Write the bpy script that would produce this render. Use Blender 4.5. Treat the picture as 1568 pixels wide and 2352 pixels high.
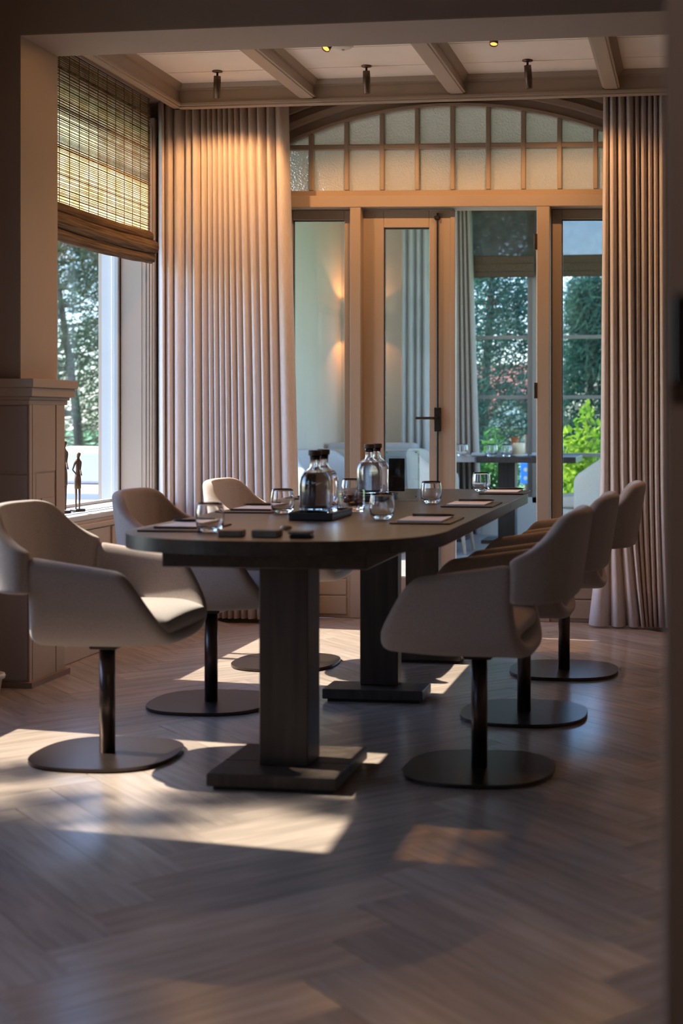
import bpy, bmesh, math, random
from mathutils import Vector, Matrix
random.seed(7)
PI = math.pi
S = bpy.context.scene
COL = S.collection
for o in list(bpy.data.objects): bpy.data.objects.remove(o)

# ------------------------------------------------------------------ camera
F = 3267.0; CX = 1158.0; YH = 955.0; H = 1.1; TH = math.atan(442 / F)   # 50 mm, level, shifted frame
sn, cs = math.sin(TH), math.cos(TH)
cd = bpy.data.cameras.new('camera'); cam = bpy.data.objects.new('camera', cd); COL.objects.link(cam)
cam.location = (0, 0, H); cam.rotation_euler = (PI / 2, 0, TH)
cd.sensor_fit = 'VERTICAL'; cd.sensor_height = 36; cd.sensor_width = 24; cd.lens = 50
cd.shift_x = (784 - CX) / 2352; cd.shift_y = -(1176 - YH) / 2352
cd.clip_start = 0.05; cd.clip_end = 300
cd.dof.use_dof = True; cd.dof.focus_distance = 7.0; cd.dof.aperture_fstop = 2.8
S.camera = cam

# ------------------------------------------------------------------ light and exposure
SUN_DIR = Vector((1, -0.14, -0.97)).normalized()           # the way the sunlight travels
w = bpy.data.worlds.new('world'); S.world = w; w.use_nodes = True
nt = w.node_tree; nt.nodes.clear()
sky = nt.nodes.new('ShaderNodeTexSky'); sky.sky_type = 'NISHITA'; sky.sun_disc = False
sky.sun_elevation = math.radians(44); sky.sun_rotation = math.radians(-82); sky.air_density = 1.0; sky.dust_density = 0.6; sky.ozone_density = 1.0
bg = nt.nodes.new('ShaderNodeBackground'); bg.inputs['Strength'].default_value = 0.46
wo = nt.nodes.new('ShaderNodeOutputWorld')
tn = nt.nodes.new('ShaderNodeMix'); tn.data_type = 'RGBA'; tn.blend_type = 'MULTIPLY'; tn.inputs[0].default_value = 1.0
tn.inputs[7].default_value = (0.82, 0.94, 1.18, 1)
nt.links.new(sky.outputs[0], tn.inputs[6]); nt.links.new(tn.outputs[2], bg.inputs[0]); nt.links.new(bg.outputs[0], wo.inputs[0])
sl = bpy.data.lights.new('sun', 'SUN'); sl.energy = 8.6; sl.angle = math.radians(0.55); sl.color = (1.0, 0.86, 0.70)
so = bpy.data.objects.new('sun', sl); COL.objects.link(so)
so.rotation_euler = SUN_DIR.to_track_quat('-Z', 'Y').to_euler(); so.location = (-12, 6, 12)
S.view_settings.view_transform = 'Standard'; S.view_settings.look = 'None'
S.view_settings.gamma = 1.0; S.view_settings.use_curve_mapping = False
S.view_settings.exposure = 1.04
LAMP = (1.0, 0.50, 0.19)

# ------------------------------------------------------------------ pixel to place
def ray(u, v):
    a = (u - CX) / F; return Vector((a * cs - sn, a * sn + cs, -(v - YH) / F))
def onz(u, v, z=0.0):
    d = ray(u, v); t = (z - H) / d.z; return Vector((t * d.x, t * d.y, z))
def ony(u, v, y):
    d = ray(u, v); t = y / d.y; return Vector((t * d.x, y, H + t * d.z))
def onx(u, v, x):
    d = ray(u, v); t = x / d.x; return Vector((x, t * d.y, H + t * d.z))

# ------------------------------------------------------------------ materials
MATS = {}
def nodes(name):
    m = bpy.data.materials.new(name); m.use_nodes = True
    t = m.node_tree; b = t.nodes['Principled BSDF']; return m, t, b
def N(t, kind, **kw):
    n = t.nodes.new(kind)
    for k, v in kw.items(): setattr(n, k, v)
    return n
def coords(t, scale=(1, 1, 1), kind='Object'):
    tc = N(t, 'ShaderNodeTexCoord'); mp = N(t, 'ShaderNodeMapping'); mp.inputs['Scale'].default_value = scale
    t.links.new(tc.outputs[kind], mp.inputs[0]); return mp.outputs[0]
def paint(name, col, rough=0.5, metal=0.0, var=0.06, scale=6.0, bump=0.0, bscale=60.0, stretch=(1, 1, 1), spec=0.5, sheen=0.0):
    m, t, b = nodes(name)
    v = coords(t, stretch)
    n = N(t, 'ShaderNodeTexNoise'); n.inputs['Scale'].default_value = scale; n.inputs['Detail'].default_value = 4
    t.links.new(v, n.inputs['Vector'])
    r = N(t, 'ShaderNodeValToRGB')
    c0 = [max(0, c * (1 - var)) for c in col] + [1]; c1 = [min(1, c * (1 + var)) for c in col] + [1]
    r.color_ramp.elements[0].color = c0; r.color_ramp.elements[1].color = c1
    r.color_ramp.elements[0].position = 0.3; r.color_ramp.elements[1].position = 0.7
    t.links.new(n.outputs['Fac'], r.inputs[0]); t.links.new(r.outputs[0], b.inputs['Base Color'])
    b.inputs['Roughness'].default_value = rough; b.inputs['Metallic'].default_value = metal
    b.inputs['Specular IOR Level'].default_value = spec
    if sheen: b.inputs['Sheen Weight'].default_value = sheen; b.inputs['Sheen Roughness'].default_value = 0.5
    if bump:
        n2 = N(t, 'ShaderNodeTexNoise'); n2.inputs['Scale'].default_value = bscale; n2.inputs['Detail'].default_value = 3
        t.links.new(v, n2.inputs['Vector'])
        bp = N(t, 'ShaderNodeBump'); bp.inputs['Strength'].default_value = bump; bp.inputs['Distance'].default_value = 0.004
        t.links.new(n2.outputs['Fac'], bp.inputs['Height']); t.links.new(bp.outputs[0], b.inputs['Normal'])
    MATS[name] = m; return m
def wood(name, c0, c1, rough, axis_scale, aniso=False, rnd=0.0, spec=0.5):
    m, t, b = nodes(name)
    v = coords(t, axis_scale)
    oi = N(t, 'ShaderNodeObjectInfo')
    ad = N(t, 'ShaderNodeVectorMath', operation='ADD'); sc = N(t, 'ShaderNodeVectorMath', operation='SCALE')
    t.links.new(oi.outputs['Location'], sc.inputs[0]); sc.inputs['Scale'].default_value = 7.3
    t.links.new(v, ad.inputs[0]); t.links.new(sc.outputs[0], ad.inputs[1])
    n = N(t, 'ShaderNodeTexNoise'); n.inputs['Scale'].default_value = 1.0; n.inputs['Detail'].default_value = 6; n.inputs['Distortion'].default_value = 0.6
    t.links.new(ad.outputs[0], n.inputs['Vector'])
    r = N(t, 'ShaderNodeValToRGB'); r.color_ramp.elements[0].color = c0 + (1,); r.color_ramp.elements[1].color = c1 + (1,)
    r.color_ramp.elements[0].position = 0.32; r.color_ramp.elements[1].position = 0.68
    t.links.new(n.outputs['Fac'], r.inputs[0])
    out = r.outputs[0]
    if rnd:
        hs = N(t, 'ShaderNodeHueSaturation'); mr = N(t, 'ShaderNodeMapRange')
        mr.inputs['To Min'].default_value = 1 - rnd; mr.inputs['To Max'].default_value = 1 + rnd
        t.links.new(oi.outputs['Random'], mr.inputs['Value']); t.links.new(mr.outputs[0], hs.inputs['Value'])
        t.links.new(out, hs.inputs['Color']); out = hs.outputs[0]
    t.links.new(out, b.inputs['Base Color']); b.inputs['Roughness'].default_value = rough; b.inputs['Specular IOR Level'].default_value = spec
    bp = N(t, 'ShaderNodeBump'); bp.inputs['Strength'].default_value = 0.12; bp.inputs['Distance'].default_value = 0.002
    t.links.new(n.outputs['Fac'], bp.inputs['Height']); t.links.new(bp.outputs[0], b.inputs['Normal'])
    if aniso:
        b.inputs['Anisotropic'].default_value = 0.6
        vt = N(t, 'ShaderNodeVectorTransform', vector_type='VECTOR', convert_from='OBJECT', convert_to='WORLD')
        vt.inputs[0].default_value = (0, 1, 0); t.links.new(vt.outputs[0], b.inputs['Tangent'])
    MATS[name] = m; return m
def thin_glass(name, tint=(0.96, 0.98, 0.97), rough=0.02):
    m = bpy.data.materials.new(name); m.use_nodes = True; t = m.node_tree; t.nodes.clear()
    o = N(t, 'ShaderNodeOutputMaterial'); tr = N(t, 'ShaderNodeBsdfTransparent'); gl = N(t, 'ShaderNodeBsdfGlossy'); mx = N(t, 'ShaderNodeMixShader'); lw = N(t, 'ShaderNodeLayerWeight'); lw.inputs[0].default_value = 0.5
    pw = N(t, 'ShaderNodeMath', operation='POWER'); pw.inputs[1].default_value = 5; fr = N(t, 'ShaderNodeMath', operation='MULTIPLY_ADD'); fr.inputs[1].default_value = 0.90; fr.inputs[2].default_value = 0.035
    t.links.new(lw.outputs['Facing'], pw.inputs[0]); t.links.new(pw.outputs[0], fr.inputs[0])
    tr.inputs[0].default_value = tint + (1,); gl.inputs['Roughness'].default_value = rough
    t.links.new(fr.outputs[0], mx.inputs[0]); t.links.new(tr.outputs[0], mx.inputs[1]); t.links.new(gl.outputs[0], mx.inputs[2]); t.links.new(mx.outputs[0], o.inputs[0])
    MATS[name] = m; return m
def clear_glass(name, col=(1, 1, 1), ior=1.48, rough=0.0):
    m, t, b = nodes(name)
    b.inputs['Base Color'].default_value = col + (1,); b.inputs['Transmission Weight'].default_value = 1; b.inputs['Roughness'].default_value = rough; b.inputs['IOR'].default_value = ior
    MATS[name] = m; return m
def emit(name, col, strength):
    m = bpy.data.materials.new(name); m.use_nodes = True; t = m.node_tree; t.nodes.clear()
    o = N(t, 'ShaderNodeOutputMaterial'); e = N(t, 'ShaderNodeEmission'); e.inputs[0].default_value = col + (1,); e.inputs[1].default_value = strength
    t.links.new(e.outputs[0], o.inputs[0]); MATS[name] = m; return m
def leafy(name, c0, c1, transl=0.4, rough=0.5, scale=3.0, alpha=0.0, tint=(1, 1, 1), stretch=(1, 1, 1)):
    m = bpy.data.materials.new(name); m.use_nodes = True; t = m.node_tree; t.nodes.clear()
    o = N(t, 'ShaderNodeOutputMaterial'); df = N(t, 'ShaderNodeBsdfDiffuse'); tl = N(t, 'ShaderNodeBsdfTranslucent'); mx = N(t, 'ShaderNodeMixShader')
    n = N(t, 'ShaderNodeTexNoise'); n.inputs['Scale'].default_value = scale; v = coords(t, stretch); t.links.new(v, n.inputs['Vector'])
    r = N(t, 'ShaderNodeValToRGB'); r.color_ramp.elements[0].color = c0 + (1,); r.color_ramp.elements[1].color = c1 + (1,)
    r.color_ramp.elements[0].position = 0.35; r.color_ramp.elements[1].position = 0.65
    t.links.new(n.outputs['Fac'], r.inputs[0])
    t.links.new(r.outputs[0], df.inputs[0]); t.links.new(r.outputs[0], tl.inputs[0]); mx.inputs[0].default_value = transl
    t.links.new(df.outputs[0], mx.inputs[1]); t.links.new(tl.outputs[0], mx.inputs[2])
    last = mx.outputs[0]
    if alpha:
        tp = N(t, 'ShaderNodeBsdfTransparent'); tp.inputs[0].default_value = tint + (1,); m2 = N(t, 'ShaderNodeMixShader'); m2.inputs[0].default_value = alpha
        t.links.new(last, m2.inputs[1]); t.links.new(tp.outputs[0], m2.inputs[2]); last = m2.outputs[0]
    t.links.new(last, o.inputs[0]); MATS[name] = m; return m

TAUPE = (0.40, 0.31, 0.235)
paint('paint_trim', TAUPE, 0.45, var=0.03, scale=3)
paint('paint_wall', (0.36, 0.28, 0.225), 0.7, var=0.05, scale=2, bump=0.05)
paint('paint_ceiling', (0.93, 0.83, 0.72), 0.65, var=0.03, scale=4)
paint('paint_dark_wall', (0.30, 0.235, 0.215), 0.8, var=0.05, scale=2)
paint('paint_white', (0.45, 0.455, 0.46), 0.5, var=0.02)
paint('paint_frame', (0.30, 0.27, 0.24), 0.5, var=0.03)
paint('paint_far', (0.68, 0.62, 0.52), 0.7, var=0.04, scale=1.5)
wood('oak_plank', (0.29, 0.24, 0.205), (0.41, 0.34, 0.295), 0.24, (3.0, 34, 10), aniso=True, rnd=0.13, spec=0.65)
paint('oak_base', (0.20, 0.14, 0.10), 0.6)
wood('table_wood', (0.030, 0.022, 0.018), (0.058, 0.043, 0.035), 0.36, (30, 2.2, 30), spec=0.5)
wood('leg_wood', (0.032, 0.024, 0.020), (0.062, 0.046, 0.037), 0.42, (26, 26, 2.0), spec=0.45)
paint('fabric', (0.325, 0.27, 0.25), 0.92, var=0.14, scale=260, bump=0.25, bscale=420, spec=0.15, sheen=0.35)
paint('bronze', (0.075, 0.058, 0.052), 0.32, metal=0.85, var=0.1, scale=8)
paint('curtain_cloth', (0.68, 0.60, 0.565), 0.95, var=0.07, scale=180, stretch=(1, 1, 0.12), bump=0.12, bscale=300, spec=0.1, sheen=0.2)
paint('curtain_far', (0.42, 0.36, 0.31), 0.95, var=0.07, scale=90, spec=0.1)
paint('black_metal', (0.03, 0.025, 0.023), 0.38, metal=0.6)
paint('spot_metal', (0.14, 0.10, 0.075), 0.33, metal=0.9, var=0.15, scale=30)
paint('black_rubber', (0.018, 0.016, 0.016), 0.6)
paint('black_leather', (0.028, 0.022, 0.022), 0.5, bump=0.2, bscale=200)
paint('paper', (0.74, 0.72, 0.73), 0.8, var=0.02)
paint('cork', (0.10, 0.055, 0.035), 0.7, var=0.2, scale=80)
paint('candy', (0.17, 0.06, 0.05), 0.5, var=0.3, scale=40)
paint('stone', (0.20, 0.165, 0.14), 0.7, var=0.25, scale=30)
paint('bronze_figure', (0.10, 0.055, 0.035), 0.45, metal=0.5, var=0.3, scale=30)
paint('card_dark', (0.035, 0.038, 0.038), 0.6)
paint('print_faint', (0.20, 0.19, 0.185), 0.7)
paint('plastic_white', (0.72, 0.66, 0.55), 0.45, var=0.02)
paint('ceramic', (0.60, 0.57, 0.53), 0.3, var=0.02)
paint('cream_fabric', (0.58, 0.54, 0.47), 0.95, var=0.08, scale=150, spec=0.1)
paint('grey_fabric', (0.33, 0.34, 0.37), 0.95, var=0.08, scale=150, spec=0.1)
paint('wicker', (0.22, 0.165, 0.13), 0.7, var=0.4, scale=60, bump=0.5, bscale=90)
paint('cushion_white', (0.50, 0.50, 0.52), 0.9, var=0.03)
paint('wood_light', (0.42, 0.30, 0.20), 0.5, var=0.15, scale=20)
paint('far_floor', (0.34, 0.33, 0.32), 0.35, var=0.1)
paint('stone_terrace', (0.26, 0.26, 0.265), 0.8, var=0.1)
paint('lawn', (0.10, 0.26, 0.09), 0.9, var=0.4, scale=4)
paint('roof_tile', (0.42, 0.17, 0.13), 0.8, var=0.2, scale=20)
paint('house_wall', (0.66, 0.62, 0.57), 0.8)
paint('bark', (0.10, 0.075, 0.06), 0.9, var=0.3, scale=20)
paint('sign_blue', (0.04, 0.22, 0.75), 0.5)
paint('wax', (0.72, 0.62, 0.40), 0.5)
paint('terracotta', (0.45, 0.13, 0.04), 0.7)
thin_glass('window_glass')
thin_glass('acrylic', (0.93, 0.95, 0.95), 0.01)
clear_glass('tumbler_glass')
clear_glass('water', (0.98, 0.99, 1.0), 1.33)
emit('lamp_glow', (1.0, 0.36, 0.07), 1.3)
emit('sconce_glow', (1.0, 0.36, 0.10), 3.0)
leafy('needles', (0.035, 0.075, 0.04), (0.085, 0.16, 0.075), 0.4)
leafy('needles_blue', (0.035, 0.085, 0.075), (0.07, 0.16, 0.12), 0.4)
leafy('leaves_bright', (0.14, 0.30, 0.03), (0.34, 0.46, 0.05), 0.5)
leafy('leaves_mid', (0.04, 0.14, 0.04), (0.10, 0.26, 0.07), 0.5)
leafy('reed', (0.20, 0.13, 0.075), (0.46, 0.34, 0.20), 0.55, scale=25)
leafy('reed_dark', (0.11, 0.075, 0.05), (0.25, 0.175, 0.12), 0.25, scale=3, stretch=(60, 1.2, 60))
leafy('reed_cloth', (0.45, 0.32, 0.15), (0.62, 0.50, 0.30), 0.75, scale=14, alpha=0.28, tint=(0.9, 0.52, 0.2))
leafy('lining', (0.34, 0.25, 0.16), (0.40, 0.30, 0.20), 0.4, scale=10)
leafy('blind_far', (0.09, 0.075, 0.06), (0.13, 0.11, 0.09), 0.15, scale=9, alpha=0.11)
# frosted, pebbled glass
m, t, b = nodes('pebble_glass')
b.inputs['Base Color'].default_value = (0.92, 0.91, 0.88, 1); b.inputs['Transmission Weight'].default_value = 0.6; b.inputs['Roughness'].default_value = 0.32; b.inputs['IOR'].default_value = 1.2
vo = N(t, 'ShaderNodeTexVoronoi'); vo.inputs['Scale'].default_value = 110; t.links.new(coords(t), vo.inputs['Vector'])
bp = N(t, 'ShaderNodeBump'); bp.inputs['Strength'].default_value = 0.8; bp.inputs['Distance'].default_value = 0.004
t.links.new(vo.outputs['Distance'], bp.inputs['Height']); t.links.new(bp.outputs[0], b.inputs['Normal']); MATS['pebble_glass'] = m

# ------------------------------------------------------------------ builders
def link(name, me, mat, parent=None, loc=(0, 0, 0), rz=0.0, smooth=False):
    o = bpy.data.objects.new(name, me); COL.objects.link(o)
    if mat and not me.materials: me.materials.append(MATS[mat])
    o.location = loc; o.rotation_euler = (0, 0, rz)
    if parent: o.parent = parent
    if smooth:
        for p in me.polygons: p.use_smooth = True
    return o
def mesh_of(bm, name):
    bmesh.ops.recalc_face_normals(bm, faces=bm.faces)
    me = bpy.data.meshes.new(name); bm.to_mesh(me); bm.free(); return me
def obj(name, bm, mat, parent=None, loc=(0, 0, 0), rz=0.0, smooth=False):
    return link(name, mesh_of(bm, name), mat, parent, loc, rz, smooth)
def tag(o, label=None, cat=None, group=None, kind=None):
    if label: o['label'] = label
    if cat: o['category'] = cat
    if group: o['group'] = group
    if kind: o['kind'] = kind
    return o
def thing(name, label, cat, loc=(0, 0, 0), rz=0.0, group=None, kind=None):
    o = bpy.data.objects.new(name, None); COL.objects.link(o); o.empty_display_size = 0.05
    o.location = loc; o.rotation_euler = (0, 0, rz); return tag(o, label, cat, group, kind)
def nb(): return bmesh.new()
def bx(bm, x0, x1, y0, y1, z0, z1):
    vs = [bm.verts.new((x, y, z)) for x in (x0, x1) for y in (y0, y1) for z in (z0, z1)]
    for f in ((0, 1, 3, 2), (4, 6, 7, 5), (0, 4, 5, 1), (2, 3, 7, 6), (0, 2, 6, 4), (1, 5, 7, 3)): bm.faces.new([vs[i] for i in f])
    return vs
def box(*a):
    bm = nb(); bx(bm, *a); return bm
def bevbox(x0, x1, y0, y1, z0, z1, r=0.004, seg=2):
    bm = nb(); bx(bm, x0, x1, y0, y1, z0, z1)
    bmesh.ops.bevel(bm, geom=bm.edges[:], offset=r, segments=seg, profile=0.5, affect='EDGES'); return bm
def lathe(prof, n=32, bm=None, cx=0, cy=0):
    bm = bm or nb(); rings = []
    for r, z in prof:
        if r < 1e-5: rings.append([bm.verts.new((cx, cy, z))])
        else: rings.append([bm.verts.new((cx + r * math.cos(2 * PI * i / n), cy + r * math.sin(2 * PI * i / n), z)) for i in range(n)])
    for a, b_ in zip(rings, rings[1:]):
        for i in range(n):
            j = (i + 1) % n
            if len(a) == 1 and len(b_) == 1: continue
            if len(a) == 1: bm.faces.new((a[0], b_[i], b_[j]))
            elif len(b_) == 1: bm.faces.new((a[i], a[j], b_[0]))
            else: bm.faces.new((a[i], a[j], b_[j], b_[i]))
    return bm
def prism(pts, z0, z1, bm=None):
    bm = bm or nb(); n = len(pts)
    lo = [bm.verts.new((x, y, z0)) for x, y in pts]; hi = [bm.verts.new((x, y, z1)) for x, y in pts]
    bm.faces.new(lo[::-1]); bm.faces.new(hi)
    for i in range(n): bm.faces.new((lo[i], lo[(i + 1) % n], hi[(i + 1) % n], hi[i]))
    return bm
def prism_y(pts, y0, y1, bm=None):           # outline in x,z extruded along y
    bm = bm or nb(); n = len(pts)
    a = [bm.verts.new((x, y0, z)) for x, z in pts]; b_ = [bm.verts.new((x, y1, z)) for x, z in pts]
    bm.faces.new(a); bm.faces.new(b_[::-1])
    for i in range(n): bm.faces.new((a[i], b_[i], b_[(i + 1) % n], a[(i + 1) % n]))
    return bm
def prism_x(pts, x0, x1, bm=None):           # outline in y,z extruded along x
    bm = bm or nb(); n = len(pts)
    a = [bm.verts.new((x0, y, z)) for y, z in pts]; b_ = [bm.verts.new((x1, y, z)) for y, z in pts]
    bm.faces.new(a); bm.faces.new(b_[::-1])
    for i in range(n): bm.faces.new((a[i], b_[i], b_[(i + 1) % n], a[(i + 1) % n]))
    return bm
def tube(pts, rad, n=8, bm=None):
    bm = bm or nb(); rings = []
    rads = rad if isinstance(rad, (list, tuple)) else [rad] * len(pts)
    P = [Vector(p) for p in pts]
    for i, p in enumerate(P):
        d = (P[min(i + 1, len(P) - 1)] - P[max(i - 1, 0)]).normalized()
        up = Vector((0, 0, 1)) if abs(d.z) < 0.9 else Vector((1, 0, 0))
        a = d.cross(up).normalized(); b_ = d.cross(a).normalized()
        rings.append([bm.verts.new(p + (a * math.cos(2 * PI * k / n) + b_ * math.sin(2 * PI * k / n)) * rads[i]) for k in range(n)])
    for a, b_ in zip(rings, rings[1:]):
        for k in range(n): bm.faces.new((a[k], a[(k + 1) % n], b_[(k + 1) % n], b_[k]))
    bm.faces.new(rings[0][::-1]); bm.faces.new(rings[-1]); return bm
def grid(fn, nu, nv, bm=None, closed_u=False):
    bm = bm or nb()
    vs = [[bm.verts.new(fn(i, j)) for j in range(nv)] for i in range(nu)]
    for i in range(nu - 1 + (1 if closed_u else 0)):
        for j in range(nv - 1):
            k = (i + 1) % nu
            bm.faces.new((vs[i][j], vs[k][j], vs[k][j + 1], vs[i][j + 1]))
    return bm
def sub(o, lv=2):
    md = o.modifiers.new('sub', 'SUBSURF'); md.levels = lv; md.render_levels = lv
    for p in o.data.polygons: p.use_smooth = True
    return o
def solid(o, th, off=0.0):
    md = o.modifiers.new('solid', 'SOLIDIFY'); md.thickness = th; md.offset = off; return o
def interp(xs, ys, x):
    if x <= xs[0]: return ys[0]
    for a, b_, c, d in zip(xs, xs[1:], ys, ys[1:]):
        if x <= b_: return c + (d - c) * (x - a) / (b_ - a)
    return ys[-1]
def copy_tree(o, parent=None, loc=None, rz=None):
    c = o.copy(); COL.objects.link(c); c.parent = parent
    if loc is not None: c.location = loc
    if rz is not None: c.rotation_euler = (0, 0, rz)
    for ch in list(o.children): copy_tree(ch, c)
    return c
STRUCT = lambda o, label, cat: tag(o, label, cat, kind='structure')

# ------------------------------------------------------------------ room: main levels
YB = 7.55            # face of the glazed wall between the dining room and the garden room
XL = -2.98           # left wall of the dining bay
ZC = 2.845           # boarded ceiling of the bay
YP0, YP1 = 5.45, 5.79   # the cross wall with the wide opening
XR = 1.25

# floor with herringbone planks
fl = obj('floor', box(-3.3, 1.6, -2.2, 7.9, -0.12, -0.014), 'oak_base')
STRUCT(fl, 'warm grey oak herringbone parquet floor of the dining room', 'floor')
PW, PL = 0.1517, 0.803
pm = nb(); bx(pm, 0, PL - 0.0016, 0, PW - 0.0016, -0.014, 0.0)
pme = mesh_of(pm, 'plank'); pme.materials.append(MATS['oak_plank'])
r2 = math.sqrt(2.0); OX = -1.219 - 2 * PL / r2; OY = 3.306 - r2 * PW
n_pl = 0
for i in range(-60, 60):
    for j in range(-4, 5):
        for kind in (0, 1):
            p = i * PW + j * (PL + PW); q = i * PW + j * (PW - PL)
            if kind == 1: p += PL; q += PW - PL
            X = OX + (p - q) / r2; Y = OY + (p + q) / r2
            cxm = X + (PL / 2 / r2 if kind == 0 else -PL / 2 / r2); cym = Y + PL / 2 / r2
            if not (-3.15 < cxm < 0.75 and 1.75 < cym < 7.4): continue
            u = CX + F * (cxm * cs + cym * sn) / (-cxm * sn + cym * cs)
            if u > 1900 or u < -700: continue
            o = link('plank', pme, None, fl)
            if kind == 0: o.location = (X, Y, 0); o.rotation_euler = (0, 0, PI / 4)
            else:
                # long side along (-1,1): rotate the plank by 135 degrees about its corner
                o.location = (X + PW / r2, Y + PW / r2, 0); o.rotation_euler = (0, 0, 3 * PI / 4)
            n_pl += 1
print('planks', n_pl)

# bay ceiling: boards, perimeter beam with mouldings, cross beams
ce = obj('ceiling', box(-3.4, XR + 0.1, YP1 - 0.02, 7.75, ZC + 0.02, ZC + 0.25), 'paint_ceiling')
STRUCT(ce, 'pale boarded ceiling of the dining bay', 'ceiling')
seam0 = 6.575
k = -2
while True:
    y0 = seam0 + k * 0.372; y1 = y0 + 0.372
    if y0 > 7.3: break
    a, b_ = max(y0 + 0.0035, YP1), min(y1 - 0.0035, 7.24)
    if b_ > a: obj('ceiling_board', box(-2.72, XR, a, b_, ZC, ZC + 0.02), 'paint_ceiling', ce)
    k += 1
# perimeter beam (back and left): fascia, upper step, lower moulding
YC, XCo = 7.2, -2.705
tr = thing('trim_1', 'taupe moulded beam and cornice around the edge of the bay ceiling', 'cornice', kind='structure')
obj('fascia', box(XCo - 0.03, XR, YC, YC + 0.03, 2.745, ZC + 0.02), 'paint_trim', tr)
obj('fascia', box(XCo - 0.03, XCo, YP1, YC + 0.03, 2.745, ZC + 0.02), 'paint_trim', tr)
obj('upper_moulding', prism_x([(YC, 2.812), (YC - 0.012, 2.816), (YC - 0.012, 2.822), (YC - 0.03, ZC), (YC, ZC)], XCo, XR), 'paint_trim', tr)
obj('upper_moulding', prism_y([(XCo, 2.812), (XCo + 0.012, 2.816), (XCo + 0.012, 2.822), (XCo + 0.03, ZC), (XCo, ZC)], YP1, YC), 'paint_trim', tr)
prof = [(0.03, 2.72), (0.0, 2.72), (-0.006, 2.724), (-0.006, 2.731), (-0.012, 2.734), (-0.014, 2.744), (-0.010, 2.750), (0.0, 2.752), (0.03, 2.752)]
obj('lower_moulding', prism_x([(YC + a, z) for a, z in prof], XCo - 0.03, XR), 'paint_trim', tr)
obj('lower_moulding', prism_y([(XCo - a, z) for a, z in prof], YP1, YC + 0.03), 'paint_trim', tr)
obj('pelmet_board', box(-3.2, XR, YC + 0.03, 7.75, 2.80, 2.83), 'paint_trim', tr)
obj('pelmet_board', box(-3.2, XCo - 0.03, YP1, YC + 0.03, 2.80, 2.83), 'paint_trim', tr)
for i, (x0, x1) in enumerate([(-2.042, -1.974), (-1.254, -1.184), (-0.463, -0.395), (0.326, 0.394)]):
    b_ = thing('ceiling_beam', 'taupe painted ceiling beam, %s across the bay ceiling' % ['leftmost', 'second from the left', 'third from the left', 'fourth, behind the foreground post'][i], 'beam', (0, 0, 0), group='cross beams of the bay ceiling', kind='structure')
    obj('beam_body', bevbox(x0, x1, YP1, YC, 2.75, ZC + 0.01, 0.004, 2), 'paint_trim', b_)
    for sgn, xe in ((1, x1), (-1, x0)):
        obj('bead', prism_y([(xe, 2.755), (xe + sgn * 0.010, 2.757), (xe + sgn * 0.010, 2.766), (xe, 2.770)], YP1, YC), 'paint_trim', b_)
        obj('cove', prism_y([(xe, 2.812), (xe + sgn * 0.012, 2.816), (xe + sgn * 0.012, 2.822), (xe + sgn * 0.03, ZC), (xe, ZC)], YP1, YC), 'paint_trim', b_)

# cross wall with the wide opening: lintel, left part on a panelled half pier
wm = thing('wall_middle', 'dark cross wall with a wide opening that frames the dining bay', 'wall', kind='structure')
obj('lintel', box(-3.3, XR + 0.1, YP0, YP1, 2.648, 3.05), 'paint_dark_wall', wm)
obj('lintel_soffit', box(-2.722, XR, YP0 + 0.001, YP1 - 0.001, 2.642, 2.648), 'paint_wall', wm)
obj('wall_panel', box(-3.3, -2.722, YP0, YP1, 1.25, 2.648), 'paint_dark_wall', wm)
obj('jamb_lining', box(-2.722, -2.716, YP0 + 0.002, YP1 - 0.002, 1.25, 2.642), 'paint_wall', wm)
obj('wall_panel', box(0.62, XR + 0.1, YP0, YP1, 0, 2.648), 'paint_dark_wall', wm)
pr = thing('trim_2', 'panelled half height pier with a stepped cap under the left jamb', 'pier', kind='structure')
obj('pier_body', box(-3.3, -2.681, 5.446, 5.768, 0, 1.15), 'paint_wall', pr)
for z0, z1, e in ((1.145, 1.165, 0.006), (1.165, 1.178, 0.014), (1.178, 1.215, 0.030), (1.215, 1.25, 0.040)):
    obj('cap_step', bevbox(-3.3, -2.681 + e, 5.446 - e, 5.79 + e, z0, z1, 0.002, 1), 'paint_wall', pr)
def side_panel(y0, y1, z0, z1, th=0.006): obj('panel', box(-2.682, -2.681 + th, y0, y1, z0, z1), 'paint_wall', pr)
side_panel(5.446, 5.468, 0, 1.145); side_panel(5.474, 5.50, 0.0, 1.145); side_panel(5.69, 5.768, 0.0, 1.145)
side_panel(5.503, 5.687, 0.87, 1.145, 0.003); side_panel(5.503, 5.670, 0.24, 0.862); side_panel(5.545, 5.66, 0.24, 0.76, 0.012); side_panel(5.503, 5.687, 0.0, 0.235, 0.004)
obj('plinth', box(-3.3, -2.655, 5.425, 5.78, 0, 0.022), 'oak_base', pr)
for x0, x1 in ((-2.80, -2.684), (-3.2, -2.806)):
    obj('panel', box(x0, x1, 5.440, 5.447, 0.03, 0.86), 'paint_dark_wall', pr); obj('panel', box(x0, x1, 5.440, 5.447, 0.87, 1.14), 'paint_dark_wall', pr)

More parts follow.
